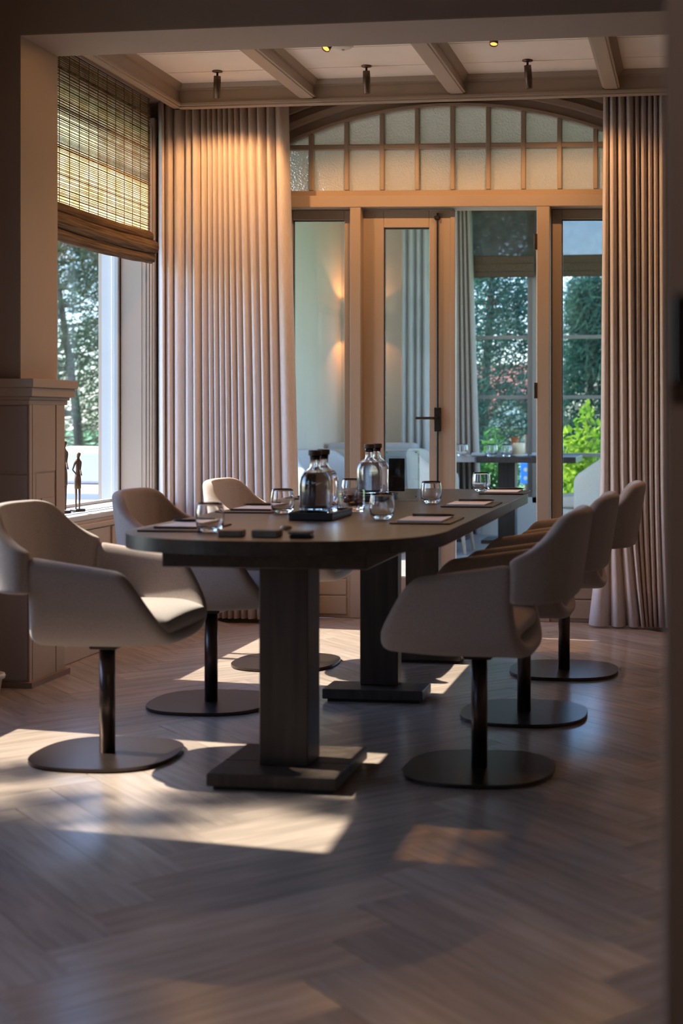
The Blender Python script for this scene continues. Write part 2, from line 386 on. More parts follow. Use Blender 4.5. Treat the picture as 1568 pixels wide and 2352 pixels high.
# left wall: solid pieces around two windows; low panelled bench below the bay window
WY0, WY1, WZ0, WZ1 = 5.80, 7.36, 0.60, 2.66       # bay window opening
VY0, VY1 = 3.76, 4.86                              # front room window opening
wl = thing('wall_left', 'left wall with the tall windows', 'wall', kind='structure')
for a in [(-3.22, XL, 7.36, 7.9, 0, 3.1), (-3.22, XL, WY0 - 0.05, WY1, 0, WZ0), (-3.22, XL, WY0 - 0.05, WY1, WZ1, 3.1), (-3.22, XL, 4.86, 5.80, 0, 3.1),
          (-3.22, XL, VY0, VY1, 0, WZ0), (-3.22, XL, VY0, VY1, WZ1, 3.1), (-3.22, XL, 2.4, 3.76, 0, 3.1), (-3.22, XL, 1.7, 2.4, 0, WZ0), (-3.22, XL, 1.7, 2.4, WZ1, 3.1), (-3.22, XL, -2.3, 1.7, 0, 3.1)]:
    obj('wall_section', box(*a), 'paint_trim', wl)
bn = thing('trim_3', 'panelled ledge with a pale sill under the bay window', 'window ledge', kind='structure')
obj('ledge_body', box(XL, -2.80, 5.77, 7.55, 0, 0.615), 'paint_trim', bn)
obj('sill_board', bevbox(-3.10, -2.80, 5.795, 7.36, 0.615, 0.642, 0.006, 2), 'paint_white', bn)
for x in (-2.87, -2.93): obj('sill_groove', box(x, x + 0.008, 5.8, 7.36, 0.642, 0.6435), 'black_metal', bn)
for y0, y1 in ((5.80, 6.50), (6.54, 7.2)): obj('panel', box(-2.801, -2.79, y0, y1, 0.14, 0.57), 'paint_trim', bn)
obj('ledge_rail', bevbox(-2.80, -2.782, 5.77, 7.5, 0.575, 0.60, 0.004, 1), 'paint_trim', bn)
b1 = obj('baseboard_left', bevbox(-2.80, -2.752, 5.77, 7.5, 0, 0.085, 0.006, 2), 'paint_trim'); STRUCT(b1, 'low taupe baseboard under the bay window ledge', 'baseboard')

def side_window(name, y0, y1, label, panes=1):
    t_ = thing(name, label, 'window', kind='structure')
    fz0, fz1 = WZ0 + 0.035, WZ1
    obj('frame_jamb', box(-3.20, -2.99, y1 - 0.004, y1 + 0.03, fz0, fz1), 'paint_white', t_)
    obj('frame_jamb', box(-3.20, -2.99, y0 - 0.03, y0 + 0.004, fz0, fz1), 'paint_white', t_)
    obj('frame_head', box(-3.20, -2.99, y0, y1, fz1 - 0.03, fz1), 'paint_white', t_)
    obj('frame_sill', box(-3.24, -3.09, y0, y1, WZ0, WZ0 + 0.042), 'paint_white', t_)
    for yy in (y0 + 0.004, y1 - 0.03):
        obj('sash_stile', bevbox(-3.135, -3.095, yy, yy + 0.026, fz0, fz1 - 0.03, 0.003, 1), 'paint_white', t_)
    obj('sash_rail', bevbox(-3.135, -3.095, y0 + 0.03, y1 - 0.03, fz0, fz0 + 0.022, 0.003, 1), 'paint_white', t_)
    obj('sash_rail', bevbox(-3.135, -3.095, y0 + 0.03, y1 - 0.03, fz1 - 0.06, fz1 - 0.03, 0.003, 1), 'paint_white', t_)
    obj('jamb_lining', box(-3.088, -2.972, y1 - 0.008, y1 + 0.004, fz0, fz1), 'paint_trim', t_)
    for xg in (-2.952, -2.934, -2.918): obj('bead', box(xg - 0.004, xg + 0.004, y1 - 0.011, y1 - 0.004, fz0, fz1), 'paint_trim', t_)
    obj('gasket', box(-3.094, -3.090, y1 - 0.012, y1 - 0.006, fz0, fz1 - 0.03), 'black_rubber', t_)
    obj('pane', box(-3.117, -3.113, y0 + 0.03, y1 - 0.03, fz0 + 0.022, fz1 - 0.06), 'window_glass', t_)
    for yy in (y0, y1): obj('casing', bevbox(XL, XL + (0.078 if yy == y1 else 0.012), yy - 0.005 if yy == y1 else yy - 0.09, yy + 0.09 if yy == y1 else yy + 0.005, WZ0, WZ1 + 0.05, 0.003, 1), 'paint_trim', t_)
    return t_
side_window('window_1', WY0, WY1, 'tall bay window with white frame behind the bamboo blind')
side_window('window_2', VY0, VY1, 'tall window of the front room, beside the dining bay')

side_window('window_3', 1.7, 2.4, 'tall window of the front room, level with the camera')
# front room shell
ws = thing('wall_right', 'right wall of both rooms', 'wall', kind='structure')
obj('wall_section', box(XR, XR + 0.15, -2.2, 7.9, 0, 3.1), 'paint_wall', ws)
wf = STRUCT(obj('wall_front', box(-3.2, XR, -2.3, -2.15, 0, 3.1), 'paint_wall'), 'wall behind the camera', 'wall')
cf = STRUCT(obj('ceiling', box(-3.3, XR + 0.15, -2.3, YP0, 3.0, 3.15), 'paint_wall'), 'plain ceiling of the front room', 'ceiling')
# foreground post at the right edge, close to the lens
fp = STRUCT(obj('wall_near', bevbox(-0.034, 0.60, 1.50, 1.62, 0, 3.0, 0.004, 2), 'paint_dark_wall'), 'dark wall end close to the lens along the right edge', 'wall')
sw = thing('switch_plate', 'black switch plate on the dark near wall end', 'switch', (0.02, 1.5, 1.18))
obj('plate', bevbox(-0.045, 0.045, -0.010, 0, -0.048, 0.048, 0.004, 2), 'black_metal', sw)
obj('rocker', bevbox(-0.025, 0.025, -0.015, -0.008, -0.025, 0.025, 0.003, 2), 'black_rubber', sw)

# ------------------------------------------------------------------ glazed wall at the back
def sag(o):      # the old timber wall hangs a touch lower on the right
    for v in o.data.vertices: v.co.z -= 0.0147 * (v.co.x + 2.2) * min(1.0, max(0.0, (v.co.z - 0.4) / 1.8))
    return o
wb = thing('wall_back', 'taupe timber wall with posts, header and glazing to the garden room', 'wall', kind='structure')
for x0, x1 in ((-2.34, -2.27), (-1.869, -1.809), (-0.848, -0.778), (-0.30, -0.23)):
    sag(obj('post', bevbox(x0, x1, YB, YB + 0.15, 0, 2.24, 0.003, 1), 'paint_trim', wb))
sag(obj('header', bevbox(-2.34, -0.23, YB - 0.004, YB + 0.15, 2.238, 2.302, 0.003, 1), 'paint_trim', wb))
obj('wall_section', box(-3.0, -2.34, YB, YB + 0.15, 0, 3.1), 'paint_trim', wb)
obj('wall_section', box(-0.23, XR, YB, YB + 0.15, 0, 3.1), 'paint_trim', wb)
AXC, AR = -1.30, 2.30
def arch(x, e=0.0): r = AR + e; return 2.789 - AR + math.sqrt(max(0.0, r * r - (x - AXC) ** 2))
xs_ = [-2.34 + 2.11 * i / 40 for i in range(41)]
def ring(e0, e1, y0, y1, name, mat, top=None):
    pts = [(x, arch(x, e0)) for x in xs_] + [(x, (top if top else arch(x, e1))) for x in reversed(xs_)]
    bm = nb()
    for i in range(40):
        a = [(xs_[i], arch(xs_[i], e0)), (xs_[i + 1], arch(xs_[i + 1], e0)), (xs_[i + 1], top or arch(xs_[i + 1], e1)), (xs_[i], top or arch(xs_[i], e1))]
        prism_y(a, y0, y1, bm)
    bmesh.ops.remove_doubles(bm, verts=bm.verts, dist=1e-5)
    return sag(obj(name, bm, mat, wb))
ring(0.0, 0.016, YB + 0.03, YB + 0.10, 'arch_bead', 'paint_trim')
ring(0.016, 0.062, YB + 0.055, YB + 0.10, 'arch_rebate', 'paint_trim')
ring(0.062, 0.092, YB + 0.005, YB + 0.10, 'arch_moulding', 'paint_trim')
ring(0.092, 0.135, YB + 0.04, YB + 0.10, 'arch_rebate', 'paint_trim')
ring(0.135, 0.165, YB - 0.005, YB + 0.10, 'arch_moulding', 'paint_trim')
ring(0.165, 0.165, YB + 0.02, YB + 0.15, 'wall_over_arch', 'paint_trim', top=3.1)
# transom: rails, bars and pebbled panes
tw = thing('window_4', 'arched transom window of small pebbled panes above the doors', 'window', kind='structure')
bars = [-2.27] + [ony(u, 400, YB + 0.05).x for u in (715, 796.5, 878, 958.5, 1039.5, 1121.5, 1202, 1285, 1367.5)] + [-0.30]
sag(obj('bottom_rail', bevbox(-2.27, -0.30, YB + 0.04, YB + 0.10, 2.302, 2.336, 0.003, 1), 'paint_trim', tw))
for x in bars[1:-1]:
    sag(obj('bar', bevbox(x - 0.013, x + 0.013, YB + 0.035, YB + 0.09, 2.336, arch(x), 0.004, 1), 'paint_trim', tw))
sag(obj('cross_bar', bevbox(-2.27, -0.30, YB + 0.038, YB + 0.09, 2.560, 2.588, 0.004, 1), 'paint_trim', tw))
for a, b_ in zip(bars, bars[1:]):
    x0, x1 = a + 0.012, b_ - 0.012
    sag(obj('pane', box(x0, x1, YB + 0.06, YB + 0.066, 2.334, 2.562), 'pebble_glass', tw))
    bm = nb(); n = 4; pts = [(x0, 2.586), (x1, 2.586)] + [(x1 + (x0 - x1) * i / n, arch(x1 + (x0 - x1) * i / n, 0.004)) for i in range(n + 1)]
    sag(obj('pane', prism_y(pts, YB + 0.06, YB + 0.066, bm), 'pebble_glass', tw))
# side lights
def sidelight(name, x0, x1, label, yy):
    t_ = thing(name, label, 'window', kind='structure')
    sag(obj('stile', bevbox(x0, x0 + 0.055, yy, yy + 0.045, 0.40, 2.238, 0.003, 1), 'paint_trim', t_))
    sag(obj('stile', bevbox(x1 - 0.055, x1, yy, yy + 0.045, 0.40, 2.238, 0.003, 1), 'paint_trim', t_))
    sag(obj('top_rail', bevbox(x0 + 0.055, x1 - 0.055, yy, yy + 0.045, 2.182, 2.238, 0.003, 1), 'paint_trim', t_))
    sag(obj('bottom_rail', bevbox(x0 + 0.055, x1 - 0.055, yy, yy + 0.045, 0.40, 0.47, 0.003, 1), 'paint_trim', t_))
    sag(obj('gasket', box(x0 + 0.055, x0 + 0.059, yy + 0.010, yy + 0.03, 0.47, 2.182), 'black_rubber', t_))
    sag(obj('gasket', box(x0 + 0.055, x1 - 0.055, yy + 0.010, yy + 0.03, 2.177, 2.182), 'black_rubber', t_))
    sag(obj('pane', box(x0 + 0.055, x1 - 0.055, yy + 0.02, yy + 0.025, 0.47, 2.182), 'window_glass', t_))
    obj('lower_panel', bevbox(x0, x1, YB + 0.012, YB + 0.10, 0, 0.40, 0.003, 1), 'paint_trim', t_)
    for z0, z1 in ((0.02, 0.118), (0.126, 0.21), (0.22, 0.385)): obj('panel_field', bevbox(x0 + 0.02, x1 - 0.02, YB + 0.003, YB + 0.014, z0, z1, 0.003, 1), 'paint_trim', t_)
    return t_
sidelight('window_5', -2.27, -1.869, 'tall narrow glazed side light between the left curtain and the door', YB + 0.095)
sidelight('window_6', -0.778, -0.30, 'tall narrow glazed side light between the open door and the right curtain', YB + 0.10)
# closed door leaf
YD = YB + 0.065
d1 = thing('door_1', 'taupe glazed door leaf standing closed, with black bolt rod and lever', 'door', kind='structure')
dx = lambda u: ony(u, 500, YD).x
L0, G0, G1, L1 = -1.822, dx(881), dx(985), dx(1045)
for a in ((L0, G0, 0.02, 2.232), (G1, L1, 0.02, 2.232)): sag(obj('stile', bevbox(a[0], a[1], YD, YD + 0.045, a[2], a[3], 0.003, 1), 'paint_trim', d1))
sag(obj('top_rail', bevbox(G0, G1, YD, YD + 0.045, 2.135, 2.232, 0.003, 1), 'paint_trim', d1))
sag(obj('bottom_rail', bevbox(G0, G1, YD, YD + 0.045, 0.02, 0.22, 0.003, 1), 'paint_trim', d1))
for a in ((G0, G0 + 0.005, 0.22, 2.135), (G0, G1, 2.129, 2.135)): sag(obj('gasket', box(a[0], a[1], YD + 0.008, YD + 0.03, a[2], a[3]), 'black_rubber', d1))
sag(obj('pane', box(G0, G1, YD + 0.02, YD + 0.025, 0.22, 2.135), 'window_glass', d1))
sag(obj('meeting_strip', bevbox(dx(1034), dx(1045), YD - 0.006, YD, 0.02, 2.225, 0.002, 1), 'paint_trim', d1))
xr = dx(1005.5)
rod = obj('bolt_rod', tube([(xr, YD - 0.014, 0.05), (xr, YD - 0.014, 2.20)], 0.0055, 8), 'black_metal', d1)
obj('rod_keep', bevbox(xr - 0.017, xr + 0.013, YD - 0.026, YD, 2.165, 2.185, 0.003, 1), 'black_metal', d1)
pl = obj('lever_plate', bevbox(xr - 0.018, xr + 0.018, YD - 0.024, YD, 1.015, 1.145, 0.003, 1), 'black_metal', d1)
obj('lever', tube([(xr, YD - 0.03, 1.087), (xr, YD - 0.06, 1.087), (xr - 0.012, YD - 0.064, 1.087), (xr - 0.11, YD - 0.064, 1.087)], 0.0075, 8), 'black_metal', pl)
# open leaf, folded back into the garden room behind the right post
d2 = thing('door_2', 'taupe door leaf folded open behind the right post, showing its edge', 'door', kind='structure')
XO = -0.866
obj('leaf_edge', bevbox(XO - 0.001, XO + 0.04, YB + 0.15, YB + 0.25, 0.02, 2.05, 0.002, 1), 'paint_trim', d2)
obj('leaf_edge', bevbox(XO - 0.001, XO + 0.04, YB + 0.50, YB + 0.60, 0.02, 2.05, 0.002, 1), 'paint_trim', d2)
obj('leaf_rail', bevbox(XO, XO + 0.04, YB + 0.25, YB + 0.50, 0.02, 0.2, 0.002, 1), 'paint_trim', d2)
obj('leaf_rail', bevbox(XO, XO + 0.04, YB + 0.25, YB + 0.50, 1.97, 2.05, 0.002, 1), 'paint_trim', d2)
obj('pane', box(XO + 0.018, XO + 0.022, YB + 0.25, YB + 0.50, 0.2, 1.97), 'window_glass', d2)
for z in (2.03, 1.235): obj('hinge', bevbox(-0.862, -0.845, YB - 0.004, YB + 0.03, z - 0.042, z + 0.042, 0.002, 1), 'spot_metal', d2)
obj('lever', tube([(XO, YB + 0.55, 1.08), (XO - 0.035, YB + 0.55, 1.08), (XO - 0.037, YB + 0.54, 1.08)], 0.008, 8), 'black_metal', d2)

# ------------------------------------------------------------------ garden room beyond
gf = STRUCT(obj('floor', box(-3.36, 2.0, 7.9, 13.3, -0.12, 0.0), 'far_floor'), 'pale grey floor of the garden room', 'floor')
YF = 13.0
gw = thing('wall_far', 'far wall of the garden room around the wide window', 'wall', kind='structure')
for a in [(-3.36, -2.12, YF, YF + 0.2, 0, 3.3), (-2.12, 1.6, YF, YF + 0.2, 3.05, 3.3), (-2.12, 1.6, YF, YF + 0.2, 0, 0.35), (1.2, 1.8, YF, YF + 0.2, 0, 3.3)]: obj('wall_section', box(*a), 'paint_far', gw)
gl = thing('wall_garden_left', 'pale green grey left wall of the garden room', 'wall', kind='structure')
for a in [(-3.36, -3.30, 7.9, 8.2, 0, 3.3), (-3.36, -3.30, 8.2, 10.8, 0, 0.5), (-3.36, -3.30, 8.2, 10.8, 2.9, 3.3), (-3.36, -3.30, 10.8, 13.2, 0, 3.3)]: obj('wall_section', box(*a), 'paint_far', gl)
obj('pane', box(-3.335, -3.33, 8.2, 10.8, 0.5, 2.9), 'window_glass', gl)
STRUCT(obj('ceiling', box(-3.36, 1.9, 7.7, 13.2, 3.3, 3.5), 'paint_far'), 'plain ceiling of the garden room', 'ceiling')
gr = thing('wall_garden_right', 'right wall of the garden room with a wide opening added for more daylight', 'wall', kind='structure')
for a in [(1.6, 1.8, 7.9, 8.5, 0, 3.3), (1.6, 1.8, 12.6, 13.2, 0, 3.3), (1.6, 1.8, 8.5, 12.6, 0, 0.4), (1.6, 1.8, 8.5, 12.6, 2.9, 3.3)]: obj('wall_section', box(*a), 'paint_far', gr)  # unseen side; the opening is added to bring more daylight into the room
obj('pane', box(1.69, 1.695, 8.5, 12.6, 0.4, 2.9), 'window_glass', gr)
def far_window(name, x0, x1, label):
    t_ = thing(name, label, 'window', kind='structure')
    for xx in (x0, x1 - 0.05): obj('stile', box(xx, xx + 0.05, YF + 0.04, YF + 0.10, 0.35, 3.05), 'paint_frame', t_)
    zs = [0.35, 0.74, 1.272, 1.826, 2.40, 3.0]
    for z in zs: obj('glazing_bar', bevbox(x0 + 0.05, x1 - 0.05, YF + 0.045, YF + 0.095, z - 0.016, z + 0.016, 0.003, 1), 'paint_frame', t_)
    for z0, z1 in zip(zs, zs[1:]): obj('pane', box(x0 + 0.05, x1 - 0.05, YF + 0.068, YF + 0.072, z0 + 0.016, z1 - 0.016), 'window_glass', t_)
far_window('window_7', -2.12, -1.50, 'tall far window with glazing bars seen through the open door')
far_window('window_8', -1.42, 1.2, 'wide far window with glazing bars seen through the right side light')
obj('mullion', box(-1.50, -1.42, YF, YF + 0.12, 0.3, 3.05), 'paint_frame', gw)
def far_blind(x0, x1, label):
    t_ = thing('roman_blind', label, 'blind', (0, YF - 0.045, 0), group='folded woven blinds of the garden room')
    obj('blind_cloth', grid(lambda i, j: (x0 + (x1 - x0) * i / 8, 0, 2.56 + 0.5 * j / 4), 9, 5), 'blind_far', t_)
    for k, (z0, z1, d) in enumerate(((2.37, 2.44, 0.02), (2.42, 2.50, 0.035), (2.47, 2.57, 0.022))):
        obj('fold', bevbox(x0, x1, -d, d * 0.4, z0, z1, 0.015, 2), 'reed_dark', t_)
    return t_
far_blind(-2.10, -1.47, 'dark woven blind half lowered over the window behind the open door')
far_blind(-1.45, 1.2, 'dark woven blind half lowered over the window behind the right side light')

# ------------------------------------------------------------------ curtains
def curtain(name, top, bot, label, z0, z1, mat, depth=0.05, flare=None, seg=7, nz=14, group=None, pw=0.55):
    # top, bot: plan points between folds; each fold bulges towards the room between sharp valleys
    t_ = thing(name, label, 'curtain', group=group)
    def line(z):
        f = (z1 - z) / (z1 - z0); w_ = f if flare is None else flare(f)
        return [Vector((a[0] + (b_[0] - a[0]) * w_, a[1] + (b_[1] - a[1]) * w_)) for a, b_ in zip(top, bot)]
    rnd = random.Random(len(top)); amp = [depth * rnd.uniform(0.75, 1.2) for _ in top]
    bm = nb(); rows = []
    for j in range(nz + 1):
        z = z1 + (z0 - z1) * j / nz; L = line(z); row = []
        for i in range(len(L) - 1):
            d = L[i + 1] - L[i]; nrm = Vector((d.y, -d.x)).normalized()
            for k in range(seg):
                s = k / seg; p = L[i] + d * s + nrm * amp[i] * math.sin(PI * s) ** pw
                row.append(bm.verts.new((p.x, p.y, z)))
        row.append(bm.verts.new((L[-1].x, L[-1].y, z))); rows.append(row)
    for a, b_ in zip(rows, rows[1:]):
        for i in range(len(a) - 1): bm.faces.new((a[i], a[i + 1], b_[i + 1], b_[i]))
    o = obj('cloth', bm, mat, t_, smooth=True); solid(o, 0.004)
    obj('rail', box(min(p[0] for p in top), max(p[0] for p in top), top[-1][1] - 0.01, top[-1][1] + 0.02, z1 - 0.005, z1 + 0.012), 'paint_trim', t_)
    return t_
def px_pts(us, y): return [(ony(u, 900, y).x, y) for u in us]
YCU = 7.42
top = [(-2.893, 7.388), (-2.868, 7.402), (-2.845, 7.417)] + px_pts([402, 430, 447, 465, 479, 491, 503, 516, 527, 540, 553, 571, 592, 613, 632, 662], YCU)
bot = [(-2.885, 7.385), (-2.855, 7.40), (-2.825, 7.415)] + px_pts([404, 430, 452, 470, 487, 500, 513, 527, 540, 556, 571, 592, 613, 630, 652, 692], YCU)
curtain('curtain', top, bot, 'long beige curtain gathered between the bay window and the side light', 0.012, 2.795, 'curtain_cloth', 0.068, pw=0.72)
topr = px_pts([1386, 1399, 1417, 1436, 1456, 1469, 1486, 1499, 1511, 1530, 1555, 1590, 1630], YCU)
botr = px_pts([1352, 1402, 1440, 1472, 1482, 1490, 1500, 1510, 1526, 1545, 1575, 1610, 1650], YCU - 0.015)
curtain('curtain', topr, botr, 'long beige curtain hanging at the right beside the open door', 0.012, 2.795, 'curtain_cloth', 0.068, pw=0.72, flare=lambda f: 0.28 * f + 0.72 * max(0, (f - 0.72) / 0.28) ** 1.6)
tf = px_pts([1046, 1056, 1064, 1073, 1082], 12.86); bf = px_pts([1047, 1062, 1076, 1090, 1106], 12.86)
curtain('curtain', tf, bf, 'grey brown curtain at the far window behind the open door', 0.02, 3.05, 'curtain_far', 0.08)
leafy('sheer', (0.70, 0.72, 0.72), (0.78, 0.79, 0.79), 0.3)
curtain('curtain', px_pts([924, 938, 957, 972, 990], 12.80), px_pts([921, 936, 956, 971, 990], 12.80), 'white curtain seen through the closed door glass', 0.02, 3.1, 'sheer', 0.09)

# ------------------------------------------------------------------ bamboo roman blinds at the bay and front windows
def bamboo_blind(y0, y1, label):
    XBL = -2.90
    t_ = thing('bamboo_blind', label, 'blind', (XBL, (y0 + y1) / 2, 0), group='woven bamboo blinds on the left wall')
    hy = (y1 - y0) / 2; rnd = random.Random(int(y0 * 10))
    obj('cloth_layer', grid(lambda i, j: (-0.006, -hy + 2 * hy * i / 6, 2.05 + 0.73 * j / 8), 7, 9), 'reed_cloth', t_)
    bm = nb(); z = 2.06
    while z < 2.79:
        h = rnd.choice((0.002, 0.0025, 0.003, 0.005)); bx(bm, 0, 0.003, -hy, hy, z, z + h); z += h + rnd.uniform(0.003, 0.011)
    o = obj('reeds', bm, 'reed_dark', t_); o['kind'] = 'stuff'
    n = int((y1 - y0) / 0.105)
    for i in range(n + 1):
        y = -hy + 0.03 + (2 * hy - 0.06) * i / n
        obj('warp_thread', box(0.003, 0.005, y - 0.0018, y + 0.0018, 2.04, 2.79), 'reed_dark', t_)
    for z0 in (2.33, 2.52, 2.70): obj('batten', box(-0.002, 0.006, -hy, hy, z0, z0 + 0.006), 'reed', t_)
    # gathered folds at the bottom
    def fold(name, zc, xo, rx, rz, sagz):
        def fn(i, j):
            a = 2 * PI * i / 16; y = -hy + 2 * hy * j / 12; sg = sagz * (1 - (y / hy) ** 2)
            return (xo + rx * math.cos(a), y, zc - sg + rz * math.sin(a) + 0.003 * math.sin(9 * a + j))
        bm = grid(fn, 16, 13, closed_u=True); bmesh.ops.holes_fill(bm, edges=bm.edges[:], sides=0)
        return obj(name, bm, 'reed_dark', t_, smooth=True)
    fold('fold', 2.056, 0.008, 0.016, 0.026, 0.008); fold('fold', 2.000, 0.026, 0.026, 0.036, 0.014); fold('fold', 1.945, 0.012, 0.022, 0.030, 0.02)
    obj('side_lining', grid(lambda i, j: (-0.06 + 0.06 * i, hy + 0.004 - 0.012 * i, 2.0 + 0.78 * j / 6), 2, 7), 'lining', t_)
    return t_
bamboo_blind(WY0 + 0.04, WY1 - 0.075, 'bamboo roman blind half lowered in the bay window, glowing in the sun')
bamboo_blind(VY0 - 0.04, VY1 + 0.04, 'bamboo roman blind half lowered in the front room window')

bamboo_blind(1.7 - 0.04, 2.4 + 0.04, 'bamboo roman blind half lowered in the window nearest the camera')
# ------------------------------------------------------------------ ceiling spots
def spot(x, y, label, ztop, tilt_x, tilt_y, energy, group='cylindrical ceiling spots', drop=0.0):
    t_ = thing('ceiling_spot', label, 'spotlight', (x, y, ztop), group=group)
    obj('ceiling_rose', lathe([(0, 0), (0.026, 0), (0.026, -0.005), (0.010, -0.009), (0, -0.009)], 24), 'spot_metal', t_, smooth=True)
    obj('stem', lathe([(0.0055, -0.005), (0.0055, -0.03 - drop), (0, -0.03 - drop)], 12), 'black_metal', t_, smooth=True)
    bm = lathe([(0, 0), (0.0175, 0), (0.018, -0.002), (0.018, -0.112), (0.0155, -0.112), (0.0155, -0.085), (0, -0.085)], 28)
    M = Matrix.Rotation(tilt_x, 4, 'X') @ Matrix.Rotation(tilt_y, 4, 'Y')
    bmesh.ops.transform(bm, matrix=Matrix.Translation((0, 0, -0.026 - drop)) @ M, verts=bm.verts)
    b_ = obj('barrel', bm, 'spot_metal', t_, smooth=True)
    bm = lathe([(0, -0.1075), (0.015, -0.1075), (0.015, -0.1065), (0, -0.1065)], 20)
    bmesh.ops.transform(bm, matrix=Matrix.Translation((0, 0, -0.026 - drop)) @ M, verts=bm.verts)
    obj('lens', bm, 'lamp_glow', b_)
    if energy:
        li = bpy.data.lights.new('spot_beam', 'SPOT'); li.energy = energy; li.color = LAMP; li.spot_size = math.radians(150); li.spot_blend = 0.35; li.shadow_soft_size = 0.015
        lo = bpy.data.objects.new('spot_beam', li); COL.objects.link(lo); lo.parent = t_
        d = (M @ Vector((0, 0, -1, 0))).xyz
        lo.location = Vector((0, 0, -0.026 - drop)) + d * 0.116; lo.rotation_euler = d.to_track_quat('-Z', 'Y').to_euler()
    return t_
spot(-2.404, 6.938, 'bronze ceiling spot above the gathered left curtain', ZC, 0.10, 0.06, 11.5)
spot(-1.632, 6.934, 'bronze ceiling spot above the closed door', ZC, 0.10, 0.0, 11.5)
spot(-0.823, 6.930, 'bronze ceiling spot above the open doorway', ZC, 0.10, -0.06, 11.5)
spot(-1.535, 5.95, 'ceiling spot with orange glow just behind the lintel, left', ZC - 0.0, -0.60, 0.25, 8, 'spots behind the lintel', 0.070)
spot(-0.845, 5.95, 'ceiling spot with orange glow just behind the lintel, right', ZC - 0.0, -0.35, 0.0, 8, 'spots behind the lintel', 0.055)
def fill_lamp(x, y, label, energy, size=75, z=3.0, col=LAMP):
    t_ = thing('fill_lamp', label, 'fill_lamp', (x, y, z), group='added fill lamps of the front room')
    obj('trim_ring', lathe([(0.035, 0), (0.05, 0), (0.05, -0.004), (0.035, -0.004), (0.035, 0)], 24), 'spot_metal', t_)
    obj('lens', lathe([(0, -0.001), (0.034, -0.001), (0.034, -0.002), (0, -0.002)], 20), 'lamp_glow', t_)
    li = bpy.data.lights.new('fill_beam', 'SPOT'); li.energy = energy; li.color = col; li.spot_size = math.radians(size); li.spot_blend = 1.0; li.shadow_soft_size = 0.03
    lo = bpy.data.objects.new('fill_beam', li); COL.objects.link(lo); lo.parent = t_; lo.location = (0, 0, -0.01)
fill_lamp(0.3, 0.75, 'unseen fill lamp added beside the near wall end', 25, 150, 3.0, (1.0, 0.80, 0.68))  # added lamp out of view, brightens the dark near wall end
sd = thing('smoke_detector', 'small off white smoke detector on the boarded ceiling', 'smoke detector', (-1.632, 6.46, ZC))
obj('body', lathe([(0, 0), (0.055, 0), (0.056, -0.012), (0.050, -0.022), (0.036, -0.034), (0.020, -0.040), (0, -0.041)], 36), 'plastic_white', sd, smooth=True)
for r_, z_ in ((0.0515, -0.0205), (0.0435, -0.0285)):
    for a0, a1 in ((-0.55, -0.08), (0.08, 0.62)):
        obj('vent_slot', tube([(r_ * math.sin(a), -r_ * math.cos(a), z_) for a in [a0 + (a1 - a0) * i / 8 for i in range(9)]], 0.0013, 6), 'black_rubber', sd)
obj('sensor_tip', lathe([(0, -0.040), (0.009, -0.040), (0.006, -0.046), (0, -0.046)], 12), 'plastic_white', sd, smooth=True)

# ------------------------------------------------------------------ dining table
TX, TY0, TY1, TW = -1.24, 3.84, 6.715, 0.49
tb = thing('dining_table', 'long dark stained oak dining table with rounded ends on block pedestals', 'table', (TX, (TY0 + TY1) / 2, 0))
hl = (TY1 - TY0) / 2
def end_pts(sgn, n=64, a=TW, b_=0.45, e=2.5):
    out = []
    for i in range(n + 1):
        th = PI * i / n; c_, s_ = math.cos(th), math.sin(th)
        x = a * math.copysign(abs(c_) ** (2 / e), c_); y = b_ * abs(s_) ** (2 / e)
        out.append((x * sgn, sgn * (hl - b_ + y)))
    return out
def top_piece(pts):
    bm = prism(pts, 0.709, 0.75)
    ed = [e for e in bm.edges if len(e.link_faces) == 2 and abs(e.verts[0].co.z - e.verts[1].co.z) < 1e-6]
    bmesh.ops.bevel(bm, geom=ed, offset=0.003, segments=2, affect='EDGES', profile=0.5); return bm
LEAF = 5.72 - (TY0 + TY1) / 2     # joint between main top and extension leaf
near = [p for p in end_pts(-1)]; far = [p for p in end_pts(1)]
obj('table_top', top_piece(near + [(TW, LEAF - 0.001), (-TW, LEAF - 0.001)]), 'table_wood', tb)
obj('extension_leaf', top_piece(far + [(-TW, LEAF + 0.001), (TW, LEAF + 0.001)]), 'table_wood', tb)
obj('apron_slab', bevbox(-0.315, 0.30, 4.0 - (TY0 + TY1) / 2, 6.5 - (TY0 + TY1) / 2, 0.656, 0.708, 0.003, 1), 'table_wood', tb)
def pedestal(y0, y1, cy0, cy1, seam=None):
    o = (TY0 + TY1) / 2
    pts = [(y0, y1)] if not seam else [(y0, seam - 0.0008), (seam + 0.0008, y1)]
    for a, b_ in pts: obj('foot_plate', bevbox(-0.188, 0.205, a - o, b_ - o, 0.012, 0.05, 0.003, 1), 'leg_wood', tb)
    obj('column', bevbox(-0.063, 0.088, cy0 - o, cy1 - o, 0.05, 0.657, 0.003, 1), 'leg_wood', tb)
    obj('foot_pad', box(-0.17, 0.19, y0 - o + 0.015, y1 - o - 0.015, 0.0, 0.012), 'black_rubber', tb)
pedestal(4.02, 4.41, 4.135, 4.27, 4.19); pedestal(5.325, 5.50, 5.425, 5.495); pedestal(6.215, 6.39, 6.30, 6.37)

